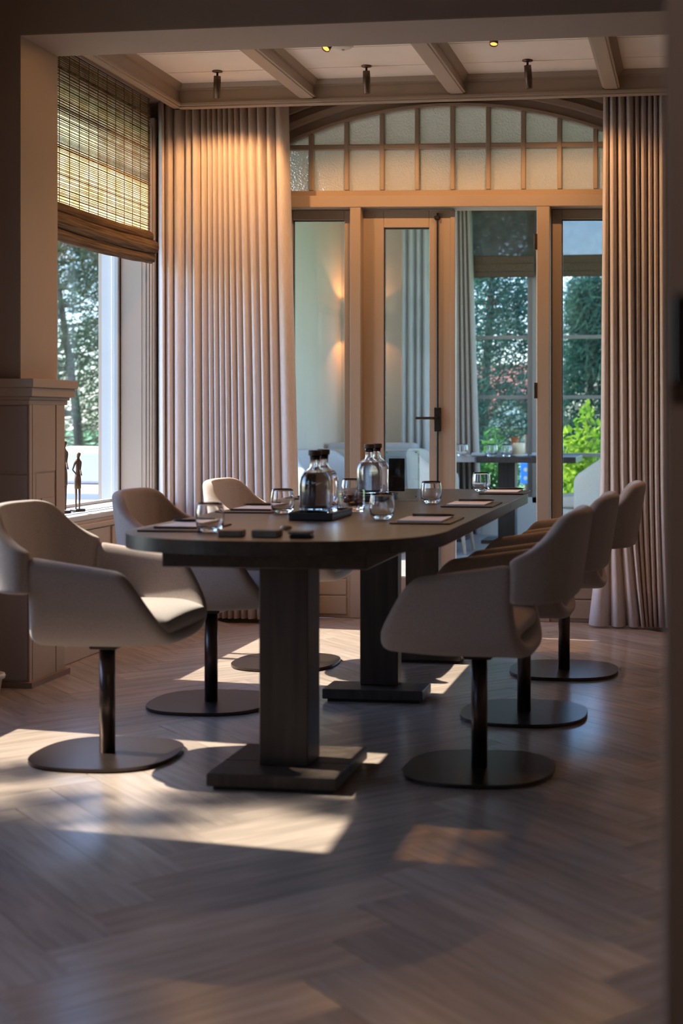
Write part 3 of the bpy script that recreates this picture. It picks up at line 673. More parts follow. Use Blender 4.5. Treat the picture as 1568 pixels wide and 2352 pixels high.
# ------------------------------------------------------------------ chairs
def make_chair(label):
    t_ = thing('dining_chair', label, 'chair', group='swivel chairs around the dining table')
    hy = [0.0, 0.09, 0.165, 0.215, 0.242, 0.256, 0.264, 0.268]; hz = [0.392, 0.393, 0.402, 0.432, 0.48, 0.55, 0.62, 0.69]
    xr_ = [-0.185, -0.185, -0.178, -0.165, -0.15, -0.145, -0.145, -0.145]; xf = [0.275, 0.275, 0.272, 0.265, 0.250, 0.222, 0.195, 0.150]
    NV = 9
    def fn(i, j):
        k = abs(i - 7); s = 1 if i >= 7 else -1; f = j / (NV - 1)
        x = xr_[k] + (xf[k] - xr_[k]) * f; zt = 0.672 - 0.15 * (x + 0.145)
        z = hz[k] if k < 4 else 0.48 + (hz[k] - 0.48) * (zt - 0.48) / (0.69 - 0.48)
        if k < 4: z += 0.012 * max(0, f - 0.6) / 0.4
        return (x, s * hy[k], z)
    o = obj('seat_shell', grid(fn, 15, NV), 'fabric', t_); solid(o, 0.048); sub(o, 2)
    # seat cushion
    def cu(i, j):
        f = i / 10; g = -1 + 2 * j / 10
        x = -0.155 + 0.425 * f; y = g * (0.222 - 0.03 * max(0, f - 0.75) / 0.25)
        return (x, y, 0.452 + 0.022 * (1 - g * g) * (1 - (2 * f - 1) ** 4) - 0.022 * max(0, f - 0.85) / 0.15)
    o = obj('seat_cushion', grid(cu, 11, 11), 'fabric', t_); solid(o, 0.062, -1 if False else 0.0); sub(o, 2)
    # wrap-around backrest
    ss = [0, 0.25, 0.5, 0.7, 0.85, 1.0]; bxs = [-0.288, -0.286, -0.272, -0.243, -0.198, -0.135]; bys = [0, 0.09, 0.175, 0.236, 0.266, 0.275]
    ts = [0, 0.45, 0.6, 0.7, 0.8, 0.9, 1.0]; tz = [0.822, 0.82, 0.805, 0.772, 0.732, 0.702, 0.682]
    def bk(i, j):
        s = -1 + 2 * i / 20; a = abs(s); f = j / 8
        x = interp(ss, bxs, a); y = math.copysign(interp(ss, bys, a), s)
        zt = interp(ts, tz, a); z = 0.552 + (zt - 0.552) * f
        x -= 0.045 * (z - 0.552) / 0.28 * (1 - a ** 2)
        return (x, y, z)
    o = obj('backrest', grid(bk, 21, 9), 'fabric', t_); solid(o, 0.046); sub(o, 2)
    obj('swivel_plate', bevbox(-0.045, 0.045, -0.045, 0.045, 0.350, 0.372, 0.006, 2), 'black_metal', t_)
    obj('column', lathe([(0, 0.012), (0.025, 0.012), (0.025, 0.35), (0, 0.35)], 28), 'bronze', t_, smooth=False)
    pts = []
    for i in range(56):
        th = 2 * PI * i / 56; c_, s_ = math.cos(th), math.sin(th); e = 2.6
        pts.append((0.232 * math.copysign(abs(c_) ** (2 / e), c_), 0.225 * math.copysign(abs(s_) ** (2 / e), s_)))
    bm = prism(pts, 0.004, 0.014)
    ed = [e for e in bm.edges if abs(e.verts[0].co.z - e.verts[1].co.z) < 1e-6]
    bmesh.ops.bevel(bm, geom=ed, offset=0.002, segments=1, affect='EDGES')
    obj('base_plate', bm, 'bronze', t_)
    obj('glide_pad', lathe([(0, 0), (0.17, 0), (0.17, 0.004), (0, 0.004)], 28), 'black_rubber', t_)
    for p in t_.children:
        if p.name.startswith('column'):
            for f in p.data.polygons: f.use_smooth = abs(f.normal.z) < 0.5
    return t_
ch = make_chair('beige upholstered swivel chair at the near left, partly lit by the sun')
CH = [((-1.888, 4.385), 0.02, 'beige upholstered swivel chair at the near left, partly lit by the sun'),
      ((-1.835, 5.225), 0.03, 'beige upholstered swivel chair in the middle of the left side'),
      ((-1.805, 6.125), 0.0, 'beige upholstered swivel chair at the far left, its back lit bright'),
      ((-0.668, 4.358), PI - 0.02, 'beige upholstered swivel chair at the near right with its back in shade'),
      ((-0.630, 5.195), PI + 0.0, 'beige upholstered swivel chair in the middle of the right side'),
      ((-0.566, 6.095), PI + 0.03, 'beige upholstered swivel chair at the far right before the curtain')]
for i, (p, rz, lb) in enumerate(CH):
    o = ch if i == 0 else copy_tree(ch)
    o.location = (p[0], p[1], 0); o.rotation_euler = (0, 0, rz); o['label'] = lb

# ------------------------------------------------------------------ things on the table
ZT = 0.7505
def tumbler(u, v, label, h=0.088, z=ZT, water=False, grp='round tumblers on the dining table', pt=None):
    p = pt or onz(u, v, z)
    t_ = thing('tumbler', label, 'glass', (p[0], p[1], z), group=grp)
    k = h / 0.088
    out = [(0, 0), (0.026, 0), (0.034, 0.006), (0.0405, 0.020), (0.0428, 0.038), (0.0418, 0.058), (0.0385, 0.080), (0.0370, 0.088)]
    inn = [(0.0355, 0.088), (0.0370, 0.080), (0.0402, 0.058), (0.0412, 0.038), (0.0385, 0.022), (0.030, 0.013), (0, 0.011)]
    obj('glass_body', lathe([(r * k, z_ * k) for r, z_ in out + inn], 40), 'tumbler_glass', t_, smooth=True)
    return t_
tumbler(482, 1222, 'tumbler at the near left end of the table')
tumbler(649, 1179, 'tumbler left of the paired water bottles')
tumbler(807, 1148, 'tumbler in the middle behind the glass bowl')
tumbler(877, 1193, 'tumbler in front of the far bottle pair, beside the near right notepad')
tumbler(990, 1156, 'tumbler right of the acrylic sign')
tumbler(1105, 1129, 'tumbler at the far right end of the table by the doorway')
def bottle(p, label, z, k=1.0):
    t_ = thing('water_bottle', label, 'bottle', (p[0], p[1], z), group='corked water bottles')
    out = [(0, 0), (0.047, 0), (0.0515, 0.005), (0.0525, 0.012), (0.0525, 0.105), (0.050, 0.122), (0.042, 0.138), (0.030, 0.148), (0.019, 0.155), (0.0165, 0.163), (0.0165, 0.188), (0.018, 0.190), (0.018, 0.196)]
    inn = [(0.0135, 0.196), (0.0135, 0.163), (0.017, 0.152), (0.028, 0.144), (0.040, 0.134), (0.0475, 0.119), (0.050, 0.104), (0.050, 0.016), (0.046, 0.010), (0, 0.009)]
    obj('glass_body', lathe([(r * k, a * k) for r, a in out + inn], 44), 'tumbler_glass', t_, smooth=True)
    wat = [(0, 0.0085), (0.046, 0.0092), (0.0508, 0.0165), (0.0508, 0.104), (0.0483, 0.119), (0.041, 0.1335), (0.034, 0.139), (0, 0.139)]
    obj('water', lathe([(r * k, a * k) for r, a in wat], 44), 'water', t_, smooth=True)
    c_ = obj('stopper', lathe([(0, 0.182), (0.013, 0.182), (0.013, 0.1965), (0.021, 0.1965), (0.022, 0.199), (0.022, 0.212), (0.020, 0.215), (0, 0.215)], 28), 'cork', t_, smooth=False)
    return t_
def tray(c, rz, label):
    t_ = thing('tray', label, 'tray', (c[0], c[1], ZT), rz, group='black bottle trays')
    obj('tray_base', bevbox(-0.075, 0.075, -0.14, 0.14, 0, 0.018, 0.004, 2), 'black_leather', t_)
    for a in ((-0.075, 0.075, -0.14, -0.134), (-0.075, 0.075, 0.134, 0.14), (-0.075, -0.069, -0.134, 0.134), (0.069, 0.075, -0.134, 0.134)): obj('rim', bevbox(*a, 0.016, 0.026, 0.001, 1), 'black_leather', t_)
b0 = onz(723, 1180, ZT + 0.018)
tray((b0.x + 0.004, b0.y + 0.065), 0.0, 'black tray under the near pair of water bottles')
bottle((b0.x, b0.y), 'near water bottle of the pair beside the glass bowl', ZT + 0.0185)
bottle((b0.x - 0.004, b0.y + 0.125), 'water bottle standing behind the other on the near tray', ZT + 0.0185)
b1_ = onz(848, 1140, ZT + 0.018)
tray((b1_.x + 0.002, b1_.y + 0.062), 0.0, 'black tray under the far pair of water bottles')
bottle((b1_.x, b1_.y), 'front water bottle of the pair beside the acrylic sign', ZT + 0.0185)
bottle((b1_.x + 0.003, b1_.y + 0.122), 'water bottle standing behind the other on the far tray', ZT + 0.0185)
# glass bowl with sweets
bp_ = onz(806, 1174, ZT)
bw = thing('glass_bowl', 'cut glass bowl of wrapped sweets between the bottle pairs', 'bowl', (bp_.x, bp_.y, ZT))
out = [(0, 0), (0.046, 0), (0.050, 0.008), (0.048, 0.016), (0.052, 0.024), (0.052, 0.078)]; inn = [(0.049, 0.078), (0.049, 0.026), (0.044, 0.016), (0, 0.013)]
obj('glass_body', lathe(out + inn, 16), 'tumbler_glass', bw)
rnd = random.Random(3)
sw_m = mesh_of(bevbox(-0.011, 0.011, -0.008, 0.008, -0.007, 0.007, 0.004, 2), 'sweet'); sw_m.materials.append(MATS['candy'])
for i in range(16):
    a = rnd.uniform(0, 2 * PI); r_ = 0.031 * math.sqrt(rnd.random()); lv = i // 6
    o = link('wrapped_sweet', sw_m, None, None, (bp_.x + r_ * math.cos(a), bp_.y + r_ * math.sin(a), ZT + 0.026 + 0.015 * lv)); o.rotation_euler = (rnd.uniform(-0.4, 0.4), rnd.uniform(-0.4, 0.4), rnd.uniform(0, 3))
    tag(o, 'dark red wrapped sweet inside the cut glass bowl', 'sweet', 'sweets in the glass bowl')
# acrylic sign
sp = onz(922, 1148, ZT)
sg = thing('acrylic_sign', 'clear acrylic block sign holding a dark printed card', 'sign', (sp.x, sp.y, ZT), 0.10)
obj('acrylic_block', bevbox(-0.072, 0.072, -0.004, 0.004, 0, 0.205, 0.001, 1), 'acrylic', sg)
obj('acrylic_block', bevbox(-0.072, 0.072, 0.008, 0.016, 0, 0.205, 0.001, 1), 'acrylic', sg)
obj('bright_edge', box(0.069, 0.0725, -0.0045, 0.0165, 0, 0.205), 'tumbler_glass', sg)
cdp = obj('card', box(-0.054, 0.012, 0.0048, 0.0066, 0.035, 0.172), 'card_dark', sg)
rnd = random.Random(5)
for i in range(9):
    x = -0.040 + 0.0042 * i; obj('printed_mark', box(x, x + 0.0020, 0.0040, 0.0048, 0.094, 0.094 + rnd.choice((0.004, 0.006, 0.007))), 'print_faint', cdp)
for x, z in ((-0.062, 0.196), (0.060, 0.196), (0.060, 0.012), (-0.062, 0.012)): obj('magnet', lathe([(0, 0), (0.003, 0), (0.003, 0.004), (0, 0.004)], 12), 'spot_metal', sg).location = (x, -0.004, z)
# writing mats with notepads and pens
def place_setting(cx, cy, rz, where, pen_off=0.05, grp=True, pad=True):
    mt = obj('writing_mat', None or bevbox(-0.10, 0.10, -0.145, 0.145, 0, 0.005, 0.002, 2), 'black_leather'); mt.location = (cx, cy, ZT); mt.rotation_euler = (0, 0, rz)
    tag(mt, 'black writing mat ' + where, 'mat', 'writing mats on the dining table')
    R = Matrix.Rotation(rz, 3, 'Z')
    q = R @ Vector((-0.005, -0.02, 0)); np_ = thing('notepad', 'white notepad on the mat ' + where, 'notepad', (cx + q.x, cy + q.y, ZT + 0.0052), rz, 'notepads on the dining table')
    obj('pages', bevbox(-0.074, 0.074, -0.105, 0.105, 0, 0.006, 0.0008, 1), 'paper', np_); obj('binding', box(-0.075, 0.075, 0.098, 0.1055, -0.0002, 0.0065), 'black_leather', np_)
    q = R @ Vector((0.01, pen_off, 0)); pe = thing('pen', 'black pen lying on the notepad ' + where, 'pen', (cx + q.x, cy + q.y, ZT + 0.0165), rz + 0.05, 'pens on the dining table')
    bm = lathe([(0, -0.068), (0.0045, -0.068), (0.0048, 0.035), (0.004, 0.055), (0.001, 0.07), (0, 0.07)], 14); bmesh.ops.rotate(bm, cent=(0, 0, 0), matrix=Matrix.Rotation(PI / 2, 3, 'Y'), verts=bm.verts)
    obj('barrel', bm, 'black_metal', pe, smooth=True); obj('cap_ring', box(-0.071, -0.066, -0.0048, 0.0048, -0.0048, 0.0048), 'spot_metal', pe)
place_setting(-0.885, 4.645, 0.0, 'at the near right place', 0.055)
place_setting(-0.872, 5.50, 0.0, 'at the middle right place', 0.055)
place_setting(-0.862, 6.40, 0.0, 'at the far right place beside the doorway', 0.055)
place_setting(-1.575, 4.25, PI, 'at the near left place', -0.10)
place_setting(-1.61, 5.075, PI, 'at the middle left place', -0.10)
place_setting(-1.60, 5.92, PI, 'at the far left place', -0.10)
# small blocks and a pebble at the near end
def block(u, v, sx, sy, sz, label, rz=0.0, mat='stone', name='wooden_block', z=ZT):
    p = onz(u, v, ZT); o = obj(name, bevbox(-sx / 2, sx / 2, -sy / 2, sy / 2, 0, sz, 0.004, 2), mat); o.location = (p.x, p.y, z); o.rotation_euler = (0, 0, rz)
    return tag(o, label, 'block', 'small blocks at the near end of the table')
block(532, 1232, 0.072, 0.05, 0.020, 'small brown block beside the near left tumbler', 0.05)
block(613, 1233, 0.080, 0.05, 0.021, 'small brown block with pale top, second from the near left tumbler', -0.05)
block(693, 1235, 0.066, 0.05, 0.010, 'lower of two dark flat coasters stacked at the near end', 0.1, 'black_leather', 'coaster')
block(691, 1235, 0.064, 0.05, 0.009, 'upper of two dark flat coasters stacked at the near end', -0.05, 'stone', 'coaster', ZT + 0.0105)
pb = obj('pebble', lathe([(0, 0), (0.014, 0.002), (0.019, 0.007), (0.014, 0.013), (0, 0.0145)], 16), 'wood_light', smooth=True); q = onz(657, 1217, ZT); pb.location = q; pb.scale = (1, 0.8, 1)
tag(pb, 'tan pebble lying behind the brown blocks', 'pebble')

# ------------------------------------------------------------------ figurines on the window sill
def figurine(x, y, k, rz, label):
    t_ = thing('figurine', label, 'figurine', (x, y, 0.6425), rz, group='slim bronze figurines on the sill')
    obj('base_block', bevbox(-0.022, 0.022, -0.030, 0.030, 0, 0.012, 0.002, 1), 'black_metal', t_)
    bm = nb()
    me = bpy.data.meshes.new('body')
    V = [(0, 0, 0.150), (0, 0, 0.190), (0.002, 0, 0.225), (0.002, 0, 0.238), (0.006, 0, 0.252), (0.010, 0, 0.262),
         (0, 0.010, 0.140), (0.001, 0.010, 0.075), (0, 0.010, 0.010), (0, -0.010, 0.140), (0.001, -0.010, 0.075), (0, -0.010, 0.010),
         (0.002, 0.016, 0.218), (-0.008, 0.022, 0.185), (0.012, 0.012, 0.158), (0.002, -0.016, 0.218), (-0.008, -0.022, 0.185), (0.012, -0.012, 0.158)]
    E_ = [(0, 1), (1, 2), (2, 3), (3, 4), (4, 5), (0, 6), (6, 7), (7, 8), (0, 9), (9, 10), (10, 11), (2, 12), (12, 13), (13, 14), (2, 15), (15, 16), (16, 17)]
    R_ = [0.012, 0.009, 0.010, 0.005, 0.010, 0.009, 0.009, 0.0045, 0.0035, 0.009, 0.0045, 0.0035, 0.006, 0.0035, 0.003, 0.006, 0.0035, 0.003]
    me.from_pydata([tuple(c * k for c in v) for v in V], E_, [])
    o = link('body', me, 'bronze_figure', t_)
    md = o.modifiers.new('skin', 'SKIN')
    for sv, r_ in zip(me.skin_vertices[0].data, R_): sv.radius = (r_ * k, r_ * k)
    me.skin_vertices[0].data[0].use_root = True
    sm = o.modifiers.new('sub', 'SUBSURF'); sm.levels = 1; sm.render_levels = 1
    obj('loincloth', lathe([(0.013 * k, 0.10 * k), (0.015 * k, 0.102 * k), (0.014 * k, 0.152 * k), (0.011 * k, 0.155 * k)], 14), 'bronze_figure', t_, smooth=True)
figurine(-2.935, 6.47, 1.08, -0.4, 'slim bronze standing figure on the sill, nearer the window edge')
figurine(-2.945, 6.335, 1.30, -0.4, 'taller bronze figure on the sill, half hidden by the pier')
# white pot at the left edge
pt = onz(-30, 1606, 0)
po = thing('planter_pot', 'white ceramic pot with rolled rim at the left edge by the pier', 'pot', (pt.x, pt.y, 0))
obj('pot_body', lathe([(0, 0), (0.044, 0), (0.056, 0.075), (0.058, 0.077), (0.066, 0.080), (0.069, 0.09), (0.066, 0.098), (0.056, 0.10), (0.050, 0.09), (0, 0.085)], 32), 'ceramic', po, smooth=True)

# ------------------------------------------------------------------ garden room furniture
def armchair(x, y, rz, label, mat, k=1.0):
    t_ = thing('armchair', label, 'armchair', (x, y, 0), rz, group='upholstered armchairs in the garden room')
    for sx in (-1, 1):
        for sy in (-1, 1): obj('leg', tube([(sx * 0.20 * k, sy * 0.22 * k, 0.0), (sx * 0.17 * k, sy * 0.19 * k, 0.20)], [0.012, 0.018], 8), 'wood_light', t_)
    obj('seat', bevbox(-0.27 * k, 0.30 * k, -0.28 * k, 0.28 * k, 0.20, 0.36, 0.03, 3), mat, t_)
    obj('seat_cushion', bevbox(-0.20 * k, 0.31 * k, -0.235 * k, 0.235 * k, 0.36, 0.46, 0.035, 3), mat, t_)
    def bk(i, j):
        s = -1 + 2 * i / 16; a = s * PI / 2 * 1.05
        zt = 0.84 - 0.22 * max(0, abs(s) - 0.45) / 0.55
        return (-0.30 * k * math.cos(a) * (1 + 0.10 * j / 5) + 0.04, 0.31 * k * math.sin(a), 0.22 + (zt - 0.22) * j / 5)
    o = obj('back_shell', grid(bk, 17, 6), mat, t_); solid(o, 0.06); sub(o, 1)
    return t_
armchair(-2.86, 11.0, -0.5, 'white armchair seen through the left side light', 'cushion_white')
armchair(-2.02, 11.35, 0.0, 'cream armchair left of the garden room table', 'cream_fabric')
armchair(-0.80, 11.5, PI - 0.3, 'cream armchair right of the garden room table', 'cream_fabric', 1.1)
ft = thing('side_table', 'dark table with block pedestal in the garden room', 'table', (-1.44, 12.3, 0))
obj('table_top', bevbox(-0.42, 0.43, -0.35, 0.35, 0.70, 0.75, 0.003, 1), 'table_wood', ft); obj('pedestal', bevbox(-0.27, -0.12, -0.08, 0.08, 0.03, 0.70, 0.003, 1), 'leg_wood', ft); obj('foot_plate', bevbox(-0.40, 0.02, -0.2, 0.2, 0, 0.03, 0.003, 1), 'leg_wood', ft)
gt = thing('side_table', 'pale grey table at the left of the garden room doorway', 'table', (-2.22, 12.42, 0))
obj('table_top', bevbox(-0.18, 0.33, -0.33, 0.33, 0.70, 0.75, 0.003, 1), 'ceramic', gt); obj('pedestal', bevbox(-0.07, 0.07, -0.07, 0.07, 0.03, 0.70, 0.003, 1), 'leg_wood', gt); obj('foot_plate', bevbox(-0.2, 0.2, -0.2, 0.2, 0, 0.03, 0.003, 1), 'leg_wood', gt)
for u, lb in ((1061, 'tumbler on the pale garden room table'), (1129, 'tumbler on the dark garden room table, left of the candle'), (1164, 'tumbler on the dark garden room table, next to the candle')):
    p = ony(u, 1000, 12.02 if u > 1100 else 12.08); tumbler(0, 0, lb, 0.105, 0.7505, grp='tumblers in the garden room', pt=(p.x, p.y))
p = ony(1191, 1000, 12.10); cn = thing('candle', 'thick cream candle on a round plate in the garden room', 'candle', (p.x, p.y, 0.7505))
obj('plate', lathe([(0, 0), (0.07, 0), (0.075, 0.018), (0.068, 0.020), (0, 0.014)], 28), 'ceramic', cn, smooth=True); obj('wax', lathe([(0, 0.016), (0.052, 0.016), (0.053, 0.11), (0.045, 0.118), (0, 0.115)], 28), 'wax', cn, smooth=True)
p = ony(1182, 1000, 12.5); pc = thing('plant_pot', 'small orange pot with a stem behind the candle', 'pot', (p.x, p.y, 0.7505))
obj('pot', lathe([(0, 0), (0.03, 0), (0.035, 0.14), (0.042, 0.16), (0.032, 0.16), (0, 0.12)], 10), 'terracotta', pc); obj('stem', tube([(0, 0, 0.1), (0.003, 0, 0.24)], 0.003, 6), 'bark', pc)
for u, y, lb in ((1100, 12.05, 'folded napkins and plate on the dark garden room table, left'), (1238, 12.1, 'stacked plates on the dark garden room table, right')):
    p = ony(u, 1000, y); t_ = thing('plate_stack', lb, 'plates', (p.x, p.y, 0.7505)); obj('plate', lathe([(0, 0), (0.06, 0), (0.085, 0.012), (0.08, 0.015), (0, 0.008)], 24), 'ceramic', t_); obj('napkin', bevbox(-0.06, 0.06, -0.05, 0.05, 0.015, 0.032, 0.004, 2), 'cushion_white', t_)
sf = thing('sofa', 'low grey sofa with white cushions behind the closed door', 'sofa', (-2.92, 12.1, 0))
obj('seat', bevbox(-0.35, 0.45, -0.35, 0.35, 0.12, 0.42, 0.03, 2), 'grey_fabric', sf); obj('backrest', bevbox(-0.35, 0.45, 0.25, 0.42, 0.42, 0.86, 0.03, 2), 'cushion_white', sf)
for x in (-0.14, 0.24): obj('cushion', bevbox(x - 0.185, x + 0.185, 0.12, 0.26, 0.43, 0.80, 0.05, 3), 'cushion_white', sf)
for x in (-0.28, 0.38):
    for y in (-0.28, 0.3): obj('leg', tube([(x, y, 0), (x, y, 0.13)], 0.02, 8), 'black_metal', sf)
sc_ = ony(836, 735, YF - 0.001); sco = thing('wall_sconce', 'wall light glowing orange in the garden room', 'wall light', (sc_.x, YF, sc_.z))
obj('shade', bevbox(-0.05, 0.05, -0.11, 0, -0.07, 0.07, 0.004, 1), 'black_metal', sco)
for z in (-0.072, 0.072): obj('bulb', box(-0.04, 0.04, -0.10, -0.01, min(z, z * 0.97), max(z, z * 0.97)), 'sconce_glow', sco)
for sgn in (1, -1):
    li = bpy.data.lights.new('sconce_beam', 'SPOT'); li.energy = 5; li.color = (1, 0.36, 0.10); li.spot_size = 2.2; li.shadow_soft_size = 0.03
    lo = bpy.data.objects.new('sconce_beam', li); COL.objects.link(lo); lo.parent = sco; lo.location = (0, -0.06, sgn * 0.085); lo.rotation_euler = (0 if sgn < 0 else PI, 0, 0)

# ------------------------------------------------------------------ outdoors
STRUCT(obj('ground', box(-80, 80, -40, 160, -0.7, -0.6), 'lawn'), 'green lawn sloping away outside', 'ground')
STRUCT(obj('terrace', box(-9.5, -3.22, -4, 16, -0.6, -0.08), 'stone_terrace'), 'pale stone terrace outside the left windows', 'terrace')
def pine(x, y, z, h, r, label, seed, mat='needles', n=420, low=0.25, lean=0.0, nd=26, ln=0.13, sp=0.10):
    rnd = random.Random(seed); t_ = thing('pine_tree', label, 'tree', (x, y, z), group='trees outside')
    obj('trunk', tube([(0, 0, 0), (lean * 0.3, 0.05, h * 0.35), (lean * 0.7, -0.05, h * 0.7), (lean, 0, h)], [0.11 * h / 8, 0.09 * h / 8, 0.055 * h / 8, 0.02], 10), 'bark', t_, smooth=True)
    bmb = nb(); V = []; Fc = []
    for i in range(n):
        f = low + (1 - low) * rnd.random() ** 0.85; a = rnd.uniform(0, 2 * PI); rr = r * (1 - ((f - low) / (1 - low)) ** 1.6 * 0.8) * math.sqrt(rnd.uniform(0.08, 1))
        p0 = Vector((lean * f, 0, h * f - rr * 0.1)); p1 = Vector((lean * f + rr * math.cos(a), rr * math.sin(a), h * f + rnd.uniform(-0.1, 0.3) * rr))
        if i % 7 == 0:
            mid = (p0 + p1) / 2 + Vector((0, 0, -0.06 * rr)); tube([p0, mid, p1], [0.022 * h / 8, 0.014 * h / 8, 0.006], 5, bmb)
        c = p1; ax = (p1 - p0).normalized()
        for k_ in range(nd):
            d = Vector((rnd.gauss(0, 1), rnd.gauss(0, 1), rnd.gauss(0, 0.8))).normalized() + ax * 0.5; d.normalize()
            q = c + Vector((rnd.gauss(0, sp), rnd.gauss(0, sp), rnd.gauss(0, sp * 0.7))); l = ln * rnd.uniform(0.7, 1.3)
            sd_ = d.cross(Vector((rnd.random(), rnd.random(), rnd.random()))).normalized() * 0.006 * (ln / 0.13)
            k0 = len(V); V += [tuple(q - sd_), tuple(q + sd_), tuple(q + d * l)]; Fc.append((k0, k0 + 1, k0 + 2))
    obj('branches', bmb, 'bark', t_)
    me = bpy.data.meshes.new('needle_tufts'); me.from_pydata(V, [], Fc); o = link('needle_tufts', me, mat, t_); o['kind'] = 'stuff'
    return t_
def shrub(x, y, z, rx, ry, rz_, label, seed, mat, n=2600, s=0.05):
    rnd = random.Random(seed); t_ = thing('shrub', label, 'shrub', (x, y, z), group='shrubs outside')
    V = []; Fc = []
    for i in range(n):
        d = Vector((rnd.gauss(0, 1), rnd.gauss(0, 1), abs(rnd.gauss(0, 1)))).normalized(); q = Vector((d.x * rx, d.y * ry, d.z * rz_)) * rnd.uniform(0.75, 1.05) * (1 + 0.15 * math.sin(7 * d.x + 5 * d.y))
        a = Vector((rnd.gauss(0, 1), rnd.gauss(0, 1), rnd.gauss(0, 1))).normalized(); b_ = a.cross(d + Vector((0.01, 0, 0))).normalized(); l = s * rnd.uniform(0.7, 1.4)
        k0 = len(V); V += [tuple(q - a * l), tuple(q - b_ * l * 0.5), tuple(q + a * l), tuple(q + b_ * l * 0.5)]; Fc.append((k0, k0 + 1, k0 + 2, k0 + 3))
    me = bpy.data.meshes.new('leaves'); me.from_pydata(V, [], Fc); o = link('leaves', me, mat, t_); o['kind'] = 'stuff'
    obj('stem', tube([(0, 0, -0.05), (0, 0, rz_ * 0.7)], [0.05, 0.02], 8), 'bark', t_)
# seen through the far windows
pine(-2.75, 17.6, -0.6, 5.4, 0.85, 'dark pine outside the far window behind the open door', 11, 'needles_blue', 700, 0.15, lean=0.35, ln=0.19, nd=34, sp=0.15)
pine(-1.50, 20.2, -0.6, 3.6, 0.68, 'bushy blue green pine outside the right side light', 12, 'needles_blue', 520, 0.2, ln=0.19, nd=34, sp=0.13)
pine(0.3, 22.5, -0.6, 6.5, 2.0, 'tall pine further back at the right of the garden', 13, 'needles', 360, 0.35)
pine(-5.2, 22.0, -0.6, 7.0, 2.4, 'large pine at the left of the far garden', 14, 'needles_blue', 520, 0.15)
shrub(-1.28, 15.9, -0.6, 0.42, 0.45, 1.6, 'bright yellow green shrub outside the right side light', 21, 'leaves_bright', 2600, 0.045)
shrub(-2.25, 15.3, -0.6, 0.42, 0.4, 1.35, 'green shrub low outside the far window by the open door', 22, 'leaves_mid', 2600, 0.05)
shrub(-0.30, 16.0, -0.6, 0.42, 0.45, 1.5, 'bright green shrub beside the yellow green shrub', 23, 'leaves_bright', 2000, 0.05)
shrub(-5.0, 16.6, -0.6, 0.8, 0.8, 1.6, 'mid green shrub behind the far garden', 24, 'leaves_mid', 2200, 0.08)
# neighbouring house
hs = thing('house', 'pale house with red tiled roof beyond the garden', 'house', (-8.6, 60, -3.6))
obj('walls', box(-4.0, 2.2, 0, 6, 0, 4.6), 'house_wall', hs); obj('roof', prism_x([(-0.5, 4.5), (6.5, 4.5), (3, 7.0)], -4.3, 2.5), 'roof_tile', hs)
gb = obj('gable', prism_y([(-0.2, 4.2), (2.0, 4.2), (0.9, 5.7)], -1.2, 2.6), 'house_wall', hs); obj('gable_roof', prism_y([(-0.5, 4.1), (-0.3, 4.0), (0.9, 5.75), (2.1, 4.0), (2.3, 4.1), (0.9, 6.0)], -1.4, 2.6), 'roof_tile', hs)
for x in (-3.2, -1.4): wn = obj('window', box(x - 0.45, x + 0.45, -0.04, 0.02, 2.4, 3.7), 'paint_white', hs); obj('pane', box(x - 0.38, x + 0.38, -0.05, -0.03, 2.47, 3.63), 'card_dark', wn)
hs2 = thing('house', 'second red roofed house further right beyond the garden', 'house', (6.5, 66, -4.0))
obj('walls', box(-3, 5, 0, 6, 0, 4.6), 'house_wall', hs2); obj('roof', prism_x([(-0.5, 4.5), (6.5, 4.5), (3, 7.4)], -3.4, 5.4), 'roof_tile', hs2)
bs = thing('banner', 'small blue and white board on a post outside under the table view', 'board', (ony(1208, 1085, 15.0).x, 15.0, -0.6))
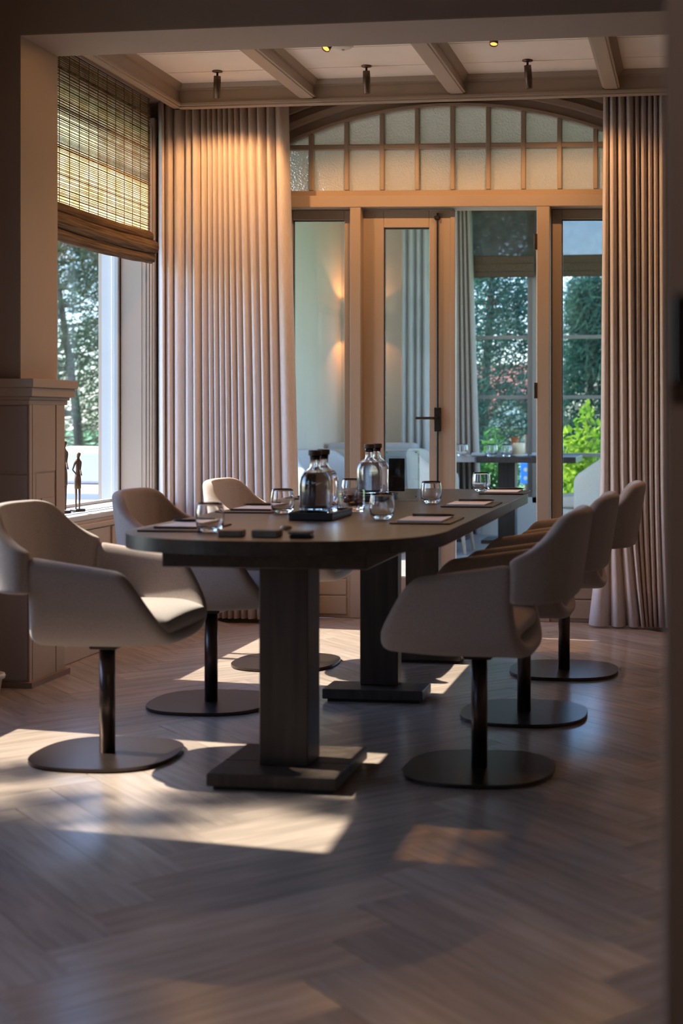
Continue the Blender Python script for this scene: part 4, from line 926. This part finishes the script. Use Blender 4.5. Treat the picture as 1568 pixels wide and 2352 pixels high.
obj('post', tube([(0, 0, 0), (0, 0, 1.5)], 0.02, 8), 'bark', bs); obj('board', bevbox(-0.055, 0.055, -0.05, -0.03, 0.98, 1.2, 0.003, 1), 'sign_blue', bs)
for z in (1.04, 1.13): obj('emblem', lathe([(0, 0), (0.022, 0), (0.022, 0.003), (0, 0.003)], 14), 'paint_white', bs).matrix_local = Matrix.Translation((0, -0.05, z)) @ Matrix.Rotation(PI / 2, 4, 'X')
# seen through the bay window
pine(-8.3, 18.6, -0.6, 5.2, 1.9, 'spreading pine outside the bay window', 15, 'needles', 900, 0.08, lean=-0.6, ln=0.2, nd=36, sp=0.16)
pine(-12.4, 26, -0.6, 6.0, 2.6, 'dense pine further away outside the bay window', 16, 'needles_blue', 420, 0.1, ln=0.2)
shrub(-7.6, 15.0, -0.6, 1.1, 0.9, 1.5, 'dark green shrub behind the terrace sofa', 25, 'leaves_mid', 2400, 0.07)
tsf = thing('terrace_sofa', 'wicker terrace sofa with pale cushions outside the bay window', 'sofa', (-5.35, 11.2, -0.08), -0.1)
obj('base', bevbox(-1.0, 0.9, -0.40, 0.45, 0.10, 0.48, 0.02, 2), 'wicker', tsf); obj('back', bevbox(-1.0, 0.9, 0.40, 0.60, 0.10, 0.80, 0.02, 2), 'wicker', tsf)
for x in (-0.5, 0.42): obj('seat_cushion', bevbox(x - 0.45, x + 0.45, -0.40, 0.38, 0.48, 0.60, 0.04, 3), 'cushion_white', tsf); obj('back_cushion', bevbox(x - 0.45, x + 0.45, 0.22, 0.46, 0.60, 0.92, 0.06, 3), 'cushion_white', tsf)
ttb = thing('terrace_table', 'low wicker terrace table with pale top outside the bay window', 'table', (-4.75, 9.9, -0.08))
obj('base', bevbox(-0.45, 0.4, -0.3, 0.3, 0.0, 0.50, 0.02, 2), 'wicker', ttb); obj('top', bevbox(-0.5, 0.45, -0.35, 0.35, 0.50, 0.545, 0.01, 2), 'stone_terrace', ttb)
# tree whose shade falls through the front window
pine(-7.6, 4.0, -0.6, 9.0, 1.5, 'pine standing close outside the front room window', 34, 'needles', 90, 0.42, ln=0.13, nd=300, sp=0.06)
